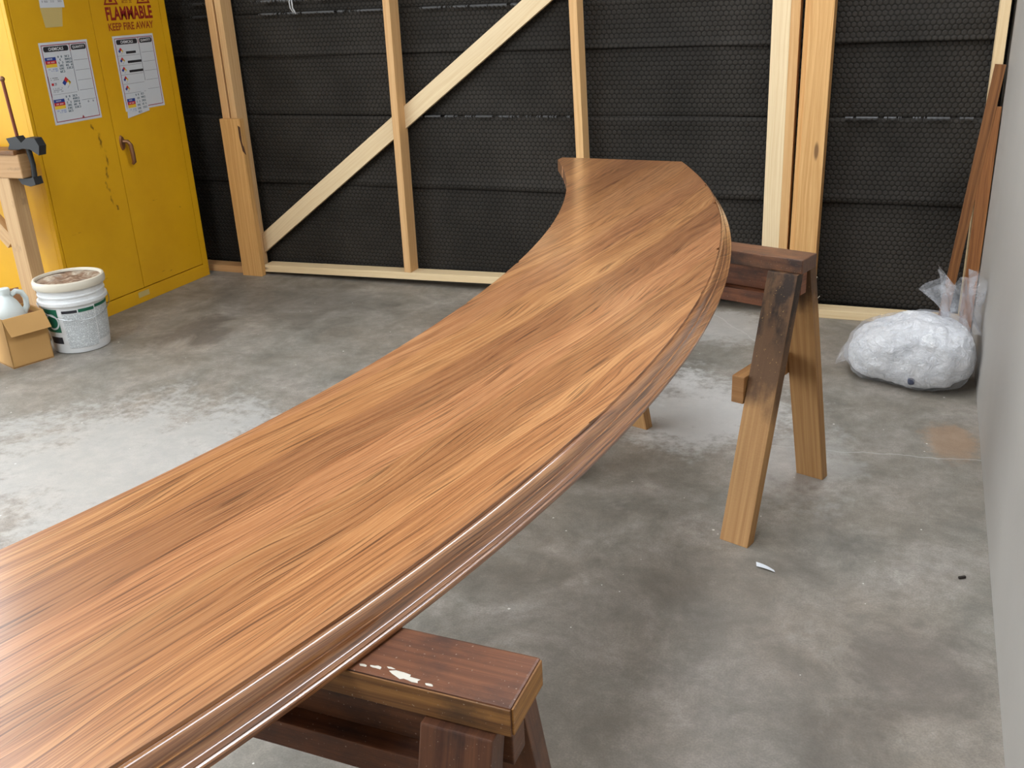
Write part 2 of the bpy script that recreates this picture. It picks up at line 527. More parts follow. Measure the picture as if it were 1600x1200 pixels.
def make_film():
    k = N('clear_bag_film')
    t = k.n('ShaderNodeBsdfTransparent')
    t.inputs[0].default_value = (0.97, 0.97, 0.98, 1)
    mx = k.n('ShaderNodeMixShader')
    n = k.noise(k.obj(), 24.0, 4.0)
    k.link(k.rng(n, 0.3, 0.75, 0.08, 0.42), mx.inputs[0])
    k.set(col=srgb(226, 228, 232), rough=0.16, spec=0.6)
    k.bump(k.noise(k.obj(), 38.0, 3.0, 0.6, 1.5), 0.012, 0.7)
    k.link(t.outputs[0], mx.inputs[1])
    k.link(k.b.outputs[0], mx.inputs[2])
    k.link(mx.outputs[0], k.out.inputs[0])
    return k.m
M_FILM = make_film()
def make_rags():
    k = N('white_rags')
    p = k.obj()
    n = k.noise(p, 14.0, 5.0, 0.62, 1.0)
    c = k.ramp(n, [(0.3, srgb(196, 197, 198)), (0.42, srgb(232, 232, 232)), (0.6, srgb(243, 242, 240))])
    k.bump(k.noise(p, 20.0, 5.0, 0.65, 1.2), 0.03, 0.8)
    return k.set(col=c, rough=0.6)
M_RAGS = make_rags()
M_RAGDARK = plain('dark_rag', srgb(70, 74, 92), 0.8)
k = N('tube_glow'); M_TUBE = k.set(col=(1, 1, 1), ec=(0.86, 0.92, 1.0), es=PANEL_STRENGTH)
M_FIX = plain('white_fixture_enamel', srgb(220, 220, 218), 0.4)

# ---------------------------------------------------------------- the room
def struct(o):
    return tag(o, kind='structure')

struct(box('floor', (XL - 0.2, YF - 0.2, -0.12), (XR + 0.15, YB + 0.15, 0.0), M_FLOOR))
struct(box('ground_outside', (XL - 14, -12, -0.16), (XL - 0.2, 12, -0.04), make_paint('pale_gravel', srgb(170, 166, 158), 0.1, 0.9)))
struct(box('ceiling', (XL - 0.2, YF - 0.2, ZC), (XR + 0.15, YB + 0.15, ZC + 0.1), M_CEIL))
struct(box('wall_right', (XR, YF - 0.2, 0), (XR + 0.12, YB + 0.1, ZC), M_WALL))
struct(box('wall_front', (XL - 0.2, YF - 0.12, 0), (XR, YF, ZC), M_WALLF))
bm = bmesh.new()
box_bm(bm, (XL - 0.12, YF, 0), (XL, DOOR[0], ZC))
box_bm(bm, (XL - 0.12, DOOR[1], 0), (XL, YB, ZC))
box_bm(bm, (XL - 0.12, DOOR[0], DOOR[2]), (XL, DOOR[1], ZC))
struct(from_bm('wall_left', bm, M_WALLF))

wall_back = struct(box('wall_back', (XL, YB, 0), (XR, YB + 0.1, ZC), M_DARKW))

# black dimpled sheets, one over the other, behind the studs
def sheet(z0, z1, y0, flare_bot, flare_top, seed):
    nx, nz = 150, 14
    vs, fs, uvs = [], [], []
    x0, x1 = XL + 0.02, XR - 0.003
    for j in range(nz + 1):
        t = j / nz
        for i in range(nx + 1):
            s = i / nx
            x = x0 + (x1 - x0) * s
            wav = noise.noise(V((x * 1.7, t * 1.5, seed))) * 0.010 + noise.noise(V((x * 5, t * 2, seed + 9))) * 0.003
            y = y0 - wav
            y -= flare_bot * max(0, 1 - t * 5) ** 2 + flare_top * max(0, t * 5 - 4) ** 2
            z = z0 + (z1 - z0) * t
            if j in (0, nz):
                z += noise.noise(V((x * 2.1, seed * 3 + j, 0.5))) * 0.006
            vs.append((x, y, z))
    for j in range(nz):
        for i in range(nx):
            a = j * (nx + 1) + i
            fs.append((a, a + 1, a + nx + 2, a + nx + 1))
    o = from_py('insulation_sheet', vs, fs, M_SHEET, wall_back, smooth=True)
    md = o.modifiers.new('thickness', 'SOLIDIFY')
    md.thickness = 0.002
    return o
ys = 4.512
for i, (z0, z1, fb, ft) in enumerate(((0.012, 0.520, 0.0, 0.0), (0.505, 0.868, 0.014, 0.004), (0.862, 1.185, 0.0, 0.0), (1.17, 1.378, 0.012, 0.004), (1.372, 1.72, 0.0, 0.0), (1.70, 2.06, 0.012, 0.0), (2.05, 2.5, 0.012, 0.0), (2.48, 3.1, 0.012, 0.0))):
    sheet(z0, z1, ys + (0.004 if i % 2 == 0 else 0.0), fb, ft, i * 3.7)

# scalloped edge strips that catch the light at two of the laps
def lap_edge(z, y, amp, x0, x1):
    vs, fs = [], []
    n = int((x1 - x0) / 0.004)
    for i in range(n + 1):
        x = x0 + (x1 - x0) * i / n
        sc = abs(math.sin(x * math.pi / 0.0235)) * amp
        w = noise.noise(V((x * 1.7, z, 4.0))) * 0.006
        keep = 0.35 + 0.65 * max(0, noise.noise(V((x * 0.9, z * 7, 1.0))) + 0.45)
        vs += [(x, y - w, z - 0.006 - sc * keep), (x, y - 0.007 - w, z + 0.002 - sc * 0.3), (x, y + 0.008 - w, z + 0.005)]
    for i in range(n):
        if noise.noise(V((i * 0.06, z * 9, 2.0))) + 0.6 * noise.noise(V((i * 0.6, z * 5, 7.0))) < -0.08:
            continue
        a = i * 3
        fs += [(a, a + 3, a + 4, a + 1), (a + 1, a + 4, a + 5, a + 2)]
    return from_py('sheet_edge', vs, fs, M_FOIL, wall_back, smooth=True)
for a, b in ((-2.38, -1.56), (-0.32, 0.18)):
    lap_edge(0.868, 4.494, 0.006, a, b)
for a, b in ((-3.30, -2.52), (-2.36, -1.75), (-3.74, -3.53)):
    lap_edge(1.377, 4.492, 0.010, a, b)
    lap_edge(1.440, 4.490, 0.010, a, b)

# studs, posts and plates that are fixed to the back wall
T = lambda a, b=None, c=None: (a, a if b is None else b, a if c is None else c)
plank('post', (-3.433, 4.4395, 0.0), (-3.433, 4.4395, 3.1), (1, 0, 0), 0.038, 0.089, M_PINE, wall_back, tone=T(1.0))
plank('post_trim', (-3.486, 4.425, 0.0), (-3.486, 4.425, 3.1), (1, 0, 0), 0.046, 0.060, M_PINE, wall_back, tone=T(1.02, 0.98, 0.94))
# scab board nailed on the left post, its top corner split away
bm = plank_bm((-3.4375, 4.376, 0.0), (-3.4375, 4.376, 0.865), (1, 0, 0), 0.130, 0.037, 0.0015)
o = from_bm('scab_board', bm, M_DOUG, wall_back, tone=T(0.97, 0.93, 0.82))
plank('jamb', (-0.434, 4.425, 0.0), (-0.434, 4.425, 3.1), (1, 0, 0), 0.096, 0.118, M_DOUG, wall_back, tone=T(1.0, 0.98, 0.94))
plank('jamb_strip', (-0.4925, 4.43, 0.0), (-0.4925, 4.43, 3.1), (1, 0, 0), 0.020, 0.10, M_DOUG, wall_back, tone=T(0.98, 0.93, 0.86))
plank('sill_plate', (-4.7, 4.4395, 0.019), (-3.505, 4.4395, 0.019), (0, 1, 0), 0.089, 0.038, M_PINE, wall_back, tone=T(0.9, 0.8, 0.72))
plank('sill_plate', (-0.383, 4.43, 0.019), (0.27, 4.43, 0.019), (0, 1, 0), 0.089, 0.038, M_PALE, wall_back, tone=T(1.0, 0.97, 0.9))
plank('stud', (0.2375, 4.44, 0.04), (0.2355, 4.44, 3.1), (1, 0, 0), 0.038, 0.089, M_PALE, wall_back, tone=T(1, 0.95, 0.86))
tube('wire_tie', [(-3.040, 4.492, 1.375), (-3.050, 4.480, 1.40), (-3.050, 4.476, 1.43), (-3.044, 4.486, 1.455), (-3.036, 4.478, 1.44), (-3.034, 4.476, 1.40), (-3.028, 4.492, 1.372)], 0.0035, plain('white_wire', srgb(196, 196, 196), 0.4), wall_back)

# wooden gate hung between the posts
gate = empty('timber_gate', (-1.95, 4.44, 0.02), 'wide pale timber gate frame with a diagonal brace, in front of the black dimpled wall', 'gate')
zr = lambda x: 0.018 + (x + 3.385) * 0.0178
plank('bottom_rail', (-3.385, 4.4395, zr(-3.385) + 0.019), (-0.52, 4.4395, zr(-0.52) + 0.019), (0, 1, 0), 0.089, 0.038, M_PALE, gate, tone=T(1.0, 0.98, 0.92))
plank('top_rail', (-3.385, 4.4395, 2.22), (-0.52, 4.4395, 2.22), (0, 1, 0), 0.089, 0.038, M_PALE, gate)
plank('upright', (-2.459, 4.4395, zr(-2.45) + 0.038), (-2.443, 4.4395, 2.2), (1, 0, 0), 0.038, 0.089, M_PINE, gate, tone=T(0.97, 0.92, 0.85))
plank('upright', (-1.466, 4.4395, zr(-1.47) + 0.038), (-1.532, 4.4395, 2.2), (1, 0, 0), 0.038, 0.089, M_PINE, gate, tone=T(1.0, 0.96, 0.88))
plank('stile', (-0.588, 4.414, zr(-0.6) + 0.038), (-0.605, 4.414, 2.2), (1, 0, 0), 0.075, 0.038, M_PALE, gate, tone=T(1.05, 1.05, 1.02))
plank('upright', (-0.533, 4.4395, zr(-0.54) + 0.038), (-0.547, 4.4395, 2.2), (1, 0, 0), 0.038, 0.089, M_PINE, gate, tone=T(0.92, 0.86, 0.76))
bx = lambda x: (x, 4.4735, 0.777 + (x + 2.557) * 0.716)
bm = plank_bm(bx(-3.55), bx(-0.62), (-0.582, 0, 0.813), 0.0895, 0.024, 0.0015)
cut = bmesh.ops.bisect_plane(bm, geom=list(bm.verts) + list(bm.edges) + list(bm.faces), plane_co=(-3.410, 0, 0), plane_no=(1, 0, 0), clear_inner=True)
bmesh.ops.holes_fill(bm, edges=[e for e in cut['geom_cut'] if isinstance(e, bmesh.types.BMEdge)])
from_bm('diagonal_brace', bm, M_PALE, gate, tone=T(1.03, 1.02, 0.98))

# ceiling light panels: one above the bar, two added as fill
ZP = 3.2
def panel_light(x, y0, y1, label):
    e = empty('panel_light', (x, (y0 + y1) / 2, ZP), label, 'ceiling light')
    w = 0.31
    bm = bmesh.new()
    for lo_, hi_ in (((x - w, y0, ZP - 0.06), (x - w + 0.02, y1, ZP)), ((x + w - 0.02, y0, ZP - 0.06), (x + w, y1, ZP)),
                     ((x - w + 0.02, y0, ZP - 0.06), (x + w - 0.02, y0 + 0.02, ZP)), ((x - w + 0.02, y1 - 0.02, ZP - 0.06), (x + w - 0.02, y1, ZP)),
                     ((x - w + 0.02, y0 + 0.02, ZP - 0.012), (x + w - 0.02, y1 - 0.02, ZP))):
        box_bm(bm, lo_, hi_)
    from_bm('housing', bm, M_FIX, e)
    box('diffuser', (x - w + 0.02, y0 + 0.02, ZP - 0.05), (x + w - 0.02, y1 - 0.02, ZP - 0.03), M_TUBE, e)
    for y in (y0 + 0.3, y1 - 0.3):
        tube('hanger', [(x, y, ZP - 0.002), (x, y, ZC)], 0.006, M_FIX, e, seg=8)
panel_light(-0.42, 0.95, 4.2, 'long white light panel hung high above the far end of the bar')
panel_light(-1.9, -2.4, 0.1, 'added unseen fill light panel hung high left of the near end of the bar')  # added fill lamp, out of view, brightens the near part of the room
panel_light(-2.9, -0.6, 1.9, 'added unseen fill light panel hung high towards the open left door')  # another unseen panel put in to lift the ambient light

# ---------------------------------------------------------------- the curved bar top
ZT, ZB = 0.806, 0.762
CO, RO = V((-4.678, 1.833)), 4.266          # outer arc (where the moulding starts)
CI, RI = V((-5.002, 1.840)), 4.102          # inner arc
Y0 = -0.9
gsh = lambda y: 0.249 * (y - 0.7) - 0.039 * (y - 0.7) ** 2          # how the grain drifts along the bar
xo = lambda y: CO.x + math.sqrt(RO ** 2 - (y - CO.y) ** 2)
xi = lambda y: CI.x + math.sqrt(RI ** 2 - (y - CI.y) ** 2)
yskew = lambda x: -0.0758 * (x + 1.365)                              # the far end is cut square to the boards
bar = empty('bar_counter', (-0.75, 1.8, ZB), 'long curved oiled hardwood bar top with a moulded edge, lying across two sawhorses', 'bar top')
NS = 170
us = [-1.80]
while us[-1] < -0.55:
    us.append(us[-1] + random.choice((0.052, 0.066, 0.078, 0.09, 0.10)))
tones = [(1.0, 1.0, 1.0), (0.88, 0.85, 0.84), (1.06, 1.05, 1.0), (0.95, 0.91, 0.92), (1.03, 1.02, 0.95), (0.76, 0.70, 0.67), (1.06, 1.02, 1.03), (0.90, 0.86, 0.80), (1.09, 1.06, 0.99)]
def section(t, u0, u1):
    yy = Y0 + (3.741 - Y0) * t
    def solve(fx):
        y = yy
        for _ in range(6):
            y = yy + (yskew(fx(y)) * t)
        return y
    fa = lambda y: max(xi(y), u0 + gsh(y))
    fb = lambda y: min(xo(y), u1 + gsh(y))
    ya, yb = solve(fa), solve(fb)
    return (fa(ya), ya), (fb(yb), yb)
nb = 0
for bi in range(len(us) - 1):
    u0, u1 = us[bi], us[bi + 1]
    runs, cur = [], []
    for i in range(NS + 1):
        a, b = section(i / NS, u0, u1)
        if b[0] - a[0] > 0.0005:
            cur.append((a, b))
        elif cur:
            runs.append(cur)
            cur = []
    if cur:
        runs.append(cur)
    for run in runs:
        if len(run) < 4:
            continue
        vs, fs, uvs = [], [], []
        ou, ov = random.uniform(0, 9), random.uniform(0, 9)
        for a, b in run:
            for (x, y), z in ((a, ZT), (b, ZT), (b, ZB), (a, ZB)):
                vs.append((x, y, z))
                uvs.append((x - gsh(y) + (ZT - z) * 0.6 + ou, y + ov))
        for i in range(len(run) - 1):
            q = i * 4
            for j in range(4):
                fs.append((q + j, q + (j + 1) % 4, q + 4 + (j + 1) % 4, q + 4 + j))
        fs.append((3, 2, 1, 0))
        q = (len(run) - 1) * 4
        fs.append((q, q + 1, q + 2, q + 3))
        o = from_py('board', vs, fs, M_BAR, bar, uvs=uvs, tone=tones[nb % len(tones)])
        nb += 1

# moulded front edge: step, roll, fillet, second roll, quirk, bead
prof = [(0.0, 0.0), (0.0008, -0.0050), (0.0022, -0.0058), (0.0030, -0.0044)]
for i in range(0, 13):
    a = math.radians(90 - i * 7.2)
    prof.append((0.0030 + 0.0105 * math.cos(a), -0.0192 + 0.0148 * math.sin(a)))
prof += [(0.0137, -0.0194), (0.0162, -0.0195), (0.0163, -0.0202)]
for i in range(0, 13):
    a = math.radians(4 + i * 6.4)
    prof.append((0.0163 + 0.0072 * (1 - math.cos(a)), -0.0202 - 0.0108 * math.sin(a)))
prof += [(0.0240, -0.0326), (0.0261, -0.0340), (0.0264, -0.0356), (0.0272, -0.0360), (0.0288, -0.0366), (0.0300, -0.0378), (0.0303, -0.0395), (0.0298, -0.0435), (0.0285, -0.0440), (0.0, -0.0440)]
vs, fs, uvs = [], [], []
NA = 220
tan_end = 3.701
a0 = math.asin((Y0 - CO.y) / RO)
a1 = math.asin((tan_end - CO.y) / RO)
for i in range(NA + 1):
    a = a0 + (a1 - a0) * i / NA
    for j, (dr, dz) in enumerate(prof):
        x, y = CO.x + (RO + dr) * math.cos(a), CO.y + (RO + dr) * math.sin(a)
        vs.append((x, y, ZT + dz))
        uvs.append((x - gsh(y) + dz * -0.9 + 3.3, y + 2.2))
np_ = len(prof)
for i in range(NA):
    for j in range(np_):
        k2 = (j + 1) % np_
        fs.append((i * np_ + j, i * np_ + k2, (i + 1) * np_ + k2, (i + 1) * np_ + j))
fs.append(tuple(range(np_))[::-1])
fs.append(tuple(NA * np_ + j for j in range(np_)))
o = from_py('edge_moulding', vs, fs, M_RAIL, bar, uvs=uvs, smooth=True, auto=24)
o['label'] = 'polished moulded front edge with two rounded rolls'

# ---------------------------------------------------------------- sawhorses
def horse(name, end, d, n, length, inset, mats, label, foot=0.243, cleat_z=0.41, tones=None):
    """end: middle of the right end of the top; d: unit direction to the far end; n: unit direction to the near side"""
    mt, mw, ml, mb = mats
    e = empty(name, (end[0] + d[0] * length / 2, end[1] + d[1] * length / 2, 0), label, 'sawhorse', 'sawhorses under the bar top')
    D, Nn, Z = V((d[0], d[1], 0)), V((n[0], n[1], 0)), V((0, 0, 1))
    E = V((end[0], end[1], 0))
    P = lambda s, q, z: E + D * s + Nn * q + Z * z
    tn = tones or [T(1.0)] * 8
    plank('top_board', P(0, 0, 0.741), P(length, 0, 0.741), Nn, 0.088, 0.038, mt, e, tone=tn[0], bev=0.003)
    plank('web_board', P(0.012, 0, 0.689), P(length - 0.012, 0, 0.689), Z, 0.066, 0.034, mw, e, tone=tn[1])
    plank('lower_flange', P(inset + 0.044, 0, 0.636), P(length - inset - 0.044, 0, 0.636), Nn, 0.088, 0.038, mw, e, tone=tn[2])
    for s in (inset, length - inset):
        for q in (1, -1):
            a = P(s, q * 0.034, 0.735)
            b = P(s, q * foot, 0.0)
            plank('leg', a, b, D, 0.085, 0.036, ml[0 if (s == inset and q == 1) else 1], e, cut_a=0.722, cut_b=0.0, tone=tn[3 if q == 1 else 4])
        sn = s + (0.0435 + 0.019) * (1 if s == inset else -1)
        qo = 0.034 + (foot - 0.034) * (0.735 - cleat_z) / 0.735
        plank('cleat', P(sn, qo + 0.030, cleat_z), P(sn, -qo - 0.012, cleat_z), Z, 0.078, 0.036, mb, e, tone=tn[5])
    return e

# material of the far horse's front leg: scorched, soot-black upper half
def make_scorched(name='scorched_leg_wood', zs=0.375, soot=0.85):
    k = N(name)
    inf = k.info()
    x, y, z = k.sep(k.obj())
    uv = k.uv()
    ux, uy, _ = k.sep(uv)
    rings = k.noise(k.comb(k.math('MULTIPLY', ux, 2.0), k.math('MULTIPLY', uy, 90.0)), 1.0, 2.0)
    c = k.mix(k.rng(rings, 0.3, 0.7), srgb(184, 142, 92), srgb(160, 116, 72))
    n = k.noise(k.comb(k.math('MULTIPLY', ux, 7.0), k.math('MULTIPLY', uy, 14.0)), 1.0, 5.0, 0.6)
    zz = k.math('ADD', z, k.math('MULTIPLY', k.math('SUBTRACT', n, 0.5), 0.22))
    c = k.mix(k.rng(zz, zs - 0.03, zs + 0.045, 0.0, 0.85), c, srgb(84, 60, 44))
    n2 = k.noise(k.comb(k.math('MULTIPLY', ux, 9.0), k.math('MULTIPLY', uy, 20.0)), 1.0, 4.0, 0.6)
    c = k.mix(k.math('MULTIPLY', k.rng(zz, 0.5, 0.6), k.rng(n2, 0.42, 0.56, 0.0, soot)), c, srgb(34, 28, 26))
    sp = k.noise(k.obj(), 150.0, 2.0)
    c = k.mix(k.rng(sp, 0.68, 0.74, 0.0, 0.6), c, srgb(176, 140, 86))
    k.bump(k.math('ADD', rings, sp), 0.001, 0.5)
    return k.set(col=c, rough=0.6, spec=0.3)
M_SCORCH = make_scorched()
M_SCORCH2 = make_scorched('half_stained_leg_wood', 0.60, 0.25)

ang = math.radians(18.0)
d2 = (-math.cos(ang), math.sin(ang))
n2 = (-math.sin(ang), -math.cos(ang))
far = horse('sawhorse', (-0.243, 2.587), d2, n2, 0.735, 0.048, (M_STAIN, M_STAIN, (M_SCORCH, M_SCORCH2), M_OLD),
            'worn sawhorse under the far end of the bar, front leg blackened above, tan below',
            tones=[(1.15, 1.12, 1.1), (1.4, 1.1, 0.95), (1.4, 1.1, 0.95), T(1), (1.0, 0.98, 0.95), (0.9, 0.85, 0.8)])
near = horse('sawhorse', (-0.333, 0.775), (-1.0, 0.0), (0.0, -1.0), 0.775, 0.060, (M_STAIN, M_STAIN, (M_STAIN, M_STAIN), M_STAIN),
             'dusty red-brown sawhorse under the near end of the bar, raw wood top edges',
             tones=[(1.1, 0.95, 0.9), (0.85, 0.75, 0.7), (0.9, 0.75, 0.7), (0.85, 0.75, 0.75), (1.0, 0.9, 0.85), (0.9, 0.9, 0.9)])
# raw worn edges of the near horse's top board
for nm, a, b, w in (('worn_edge', (-0.3335, 0.7302, 0.741), (-1.107, 0.7302, 0.741), 0.034), ):
    o = plank(nm, a, b, (0, 0, 1), w, 0.0026, M_EDGE, near, bev=0.0008, tone=(0.85, 0.78, 0.72))
    o['label'] = 'raw wood along the front edge'
o = plank('worn_edge', (-0.3322, 0.7325, 0.741), (-0.3322, 0.8175, 0.741), (0, 0, 1), 0.034, 0.0026, M_EDGE, near, bev=0.0008, tone=(1.15, 1.08, 0.9))
o['label'] = 'raw end grain'

# splashes of dried white paint on the near horse's front top edge
vs, fs = [], []
rd = random.Random(3)
for cx, cy, r in ((-0.468, 0.741, 0.013), (-0.452, 0.738, 0.008), (-0.500, 0.744, 0.006), (-0.515, 0.742, 0.004), (-0.483, 0.748, 0.004), (-0.43, 0.737, 0.004)):
    b0 = len(vs)
    for k_ in range(9):
        a = 2 * math.pi * k_ / 9
        q = r * rd.uniform(0.5, 1.1)
        vs.append((cx + q * 1.4 * math.cos(a), max(0.7345, cy + q * 0.55 * math.sin(a)), 0.7602))
    vs.append((cx, cy, 0.7616))
    fs += [(b0 + k_, b0 + (k_ + 1) % 9, b0 + 9) for k_ in range(9)]
tag(from_py('paint_splash', vs, fs, plain('dried_white_paint', srgb(206, 200, 186), 0.5), near, smooth=True), kind='stuff')

# thread of string on the far horse
def px_pt(x, y, Y):
    d = V(RC[0]) * ((x - 800) / 1518.458) + V(RC[1]) * ((y - 600) / 1518.458) + V(RC[2])
    return V((0, 0, H)) + d * (Y / d.y)

q_ = [px_pt(*q, 4.3572) for q in ((371, 196), (375, 199), (378, 222), (384, 242), (379, 236), (374, 216))]
from_py('split', q_ + [p + V((0, 0.004, 0)) for p in q_], [tuple(range(6))[::-1], tuple(range(6, 12))] + [(i, (i + 1) % 6, 6 + (i + 1) % 6, 6 + i) for i in range(6)],
        plain('dark_split', srgb(70, 42, 24), 0.8), wall_back)

# ---------------------------------------------------------------- yellow flammables cabinet
CX, CY0, CY1, CZ = -3.712, 3.322, 4.327, 1.66
cab = empty('safety_cabinet', (CX - 0.23, (CY0 + CY1) / 2, 0), 'tall yellow flammable-storage cabinet with two doors in the left back corner', 'cabinet')
bm = bmesh.new()
box_bm(bm, (CX - 0.46, CY0, 0.0), (CX - 0.02, CY1, CZ), 0.004)
for lo_, hi_ in (((CX - 0.021, CY0, 0.0), (CX, CY0 + 0.018, CZ)), ((CX - 0.021, CY1 - 0.045, 0.0), (CX, CY1, CZ)),
                 ((CX - 0.021, CY0 + 0.017, 0.0), (CX, CY1 - 0.044, 0.070)), ((CX - 0.021, CY0 + 0.017, CZ - 0.05), (CX, CY1 - 0.044, CZ))):
    box_bm(bm, lo_, hi_, 0.0015)
from_bm('body', bm, M_YEL, cab)
box('seam_shadow', (CX - 0.0202, CY0 + 0.016, 0.068), (CX - 0.0190, CY1 - 0.043, CZ - 0.045), M_SEAM, cab)
doors = []
for y0, y1 in ((CY0 + 0.0215, 3.8045), (3.8085, CY1 - 0.0485)):
    doors.append(box('door', (CX - 0.0185, y0, 0.0745), (CX + 0.001, y1, CZ - 0.054), M_YEL, cab, bev=0.002))
XF = CX + 0.001

class Flat:
    """collects flat print lying on a plane that faces +X (y to the right, z up)"""
    def __init__(s, x):
        s.x, s.v, s.f = x, [], []
    def poly(s, pts):
        b = len(s.v)
        s.v += [(s.x, p[0], p[1]) for p in pts]
        s.f.append(tuple(range(b, b + len(pts))))
        return s
    def rect(s, y0, z0, y1, z1):
        return s.poly([(y0, z0), (y1, z0), (y1, z1), (y0, z1)])
    def round(s, y0, z0, y1, z1, r):
        p = []
        for cx, cz, a in ((y1 - r, z0 + r, -90), (y1 - r, z1 - r, 0), (y0 + r, z1 - r, 90), (y0 + r, z0 + r, 180)):
            for i in range(5):
                q = math.radians(a + i * 22.5)
                p.append((cx + r * math.cos(q), cz + r * math.sin(q)))
        return s.poly(p)
    def marks(s, y0, z0, y1, z1, n, seed, gap=0.35):
        """unreadable small writing: n little characters"""
        rd = random.Random(seed)
        w = (y1 - y0) / n
        for i in range(n):
            if rd.random() < gap:
                continue
            a, b = y0 + i * w, y0 + (i + 0.75) * w
            h = z1 - z0
            t = rd.randrange(4)
            if t != 1:
                s.rect(a, z0, a + w * 0.28, z1)
            if t != 2:
                s.rect(a, z1 - h * 0.22, b, z1)
            if t != 3:
                s.rect(a, z0, b, z0 + h * 0.22)
            if t != 0:
                s.rect(b - w * 0.25, z0, b, z1)
        return s
    def build(s, name, mat, parent):
        return tag(from_py(name, s.v, s.f, mat, parent), kind='stuff' if len(s.f) > 1 else None)

def words(name, txt, x, y0, z0, y1, z1, mat, parent, shear=0.0, bold=0.0):
    c = bpy.data.curves.new(name, 'FONT')
    c.body = txt
    c.size = 1.0
    c.offset = bold
    c.resolution_u = 3
    o = bpy.data.objects.new(name, c)
    COL.objects.link(o)
    bpy.context.view_layer.update()
    dg = bpy.context.evaluated_depsgraph_get()
    me = bpy.data.meshes.new_from_object(o.evaluated_get(dg))
    bpy.data.objects.remove(o)
    xs = [v.co.x for v in me.vertices]
    zs = [v.co.y for v in me.vertices]
    ax, bx_, az, bz = min(xs), max(xs), min(zs), max(zs)
    for v in me.vertices:
        s, t = (v.co.x - ax) / (bx_ - ax), (v.co.y - az) / (bz - az)
        v.co = (x, y0 + (y1 - y0) * s, z0 + (z1 - z0) * t)
    me.materials.clear()
    me.update()
    return link(name, me, mat, parent)

# stencilled warning on the right door (print lies on the door: parts of the door)
R = doors[1]
words('lettering', 'FLAMMABLE', XF + 0.0006, 3.899, 1.385, 4.220, 1.447, M_MAROON, R, bold=0.035)
words('lettering', 'KEEP FIRE AWAY', XF + 0.0006, 3.901, 1.338, 4.214, 1.373, M_BROWNRED, R, bold=0.026)
for yc in (3.945, 4.168):
    fl = Flat(XF + 0.0006)
    o_, i_ = [(yc - 0.048, 1.456), (yc + 0.048, 1.456), (yc, 1.546)], [(yc - 0.034, 1.464), (yc + 0.034, 1.464), (yc, 1.528)]
    for a in range(3):
        b = (a + 1) % 3
        fl.poly([o_[a], o_[b], i_[b], i_[a]])
    fl.poly([(yc - 0.010, 1.468), (yc + 0.010, 1.468), (yc + 0.014, 1.482), (yc + 0.006, 1.492), (yc + 0.002, 1.508), (yc - 0.006, 1.494), (yc - 0.013, 1.484)])
    fl.build('hazard_triangle', M_MAROON, R)
fl = Flat(XF + 0.0006)
fl.marks(4.02, 1.462, 4.09, 1.474, 7, 5)
fl.build('faded_print', M_BROWNRED, R)

def sheet_quad(x, quad, th=0.0008):
    vs = [(x, y, z) for y, z in quad] + [(x + th, y, z) for y, z in quad]
    return vs, [(3, 2, 1, 0), (4, 5, 6, 7), (0, 1, 5, 4), (1, 2, 6, 5), (2, 3, 7, 6), (3, 0, 4, 7)]

def hazard_block(fl, y0, z0, y1, z1):
    """blue, red and yellow bars"""
    h = (z1 - z0) / 3
    fl['b'].rect(y0, z0 + 2 * h, y1, z1)
    fl['r'].rect(y0, z0 + h, y1, z0 + 2 * h)
    fl['y'].rect(y0, z0, y1, z0 + h)
    fl['w'].marks(y0 + 0.012, z0 + 2.3 * h, y1 - 0.02, z0 + 2.7 * h, 6, 3, 0.1)
    fl['w'].marks(y0 + 0.012, z0 + 1.3 * h, y1 - 0.01, z0 + 1.7 * h, 8, 4, 0.1)
    fl['l'].marks(y0 + 0.01, z0 - 0.75 * h, y1, z0 - 0.40 * h, 9, 6, 0.15)
    fl['l'].marks(y0 + 0.025, z0 - 1.30 * h, y1, z0 - 0.95 * h, 7, 8, 0.15)

def diamond(fl, yc, zc, r):
    h = r
    fl['r'].poly([(yc, zc), (yc + h / 2, zc + h / 2), (yc, zc + h), (yc - h / 2, zc + h / 2)])
    fl['b'].poly([(yc, zc), (yc - h / 2, zc + h / 2), (yc - h, zc), (yc - h / 2, zc - h / 2)])
    fl['y'].poly([(yc, zc), (yc + h, zc), (yc + h / 2, zc - h / 2), (yc + h / 2, zc - h / 2)][:3] + [(yc + h / 2, zc + h / 2)])
    fl['g'].poly([(yc, zc - h), (yc + h / 2, zc - h / 2), (yc + h / 2 - 0.002, zc - h / 2), (yc, zc - h + 0.003)])

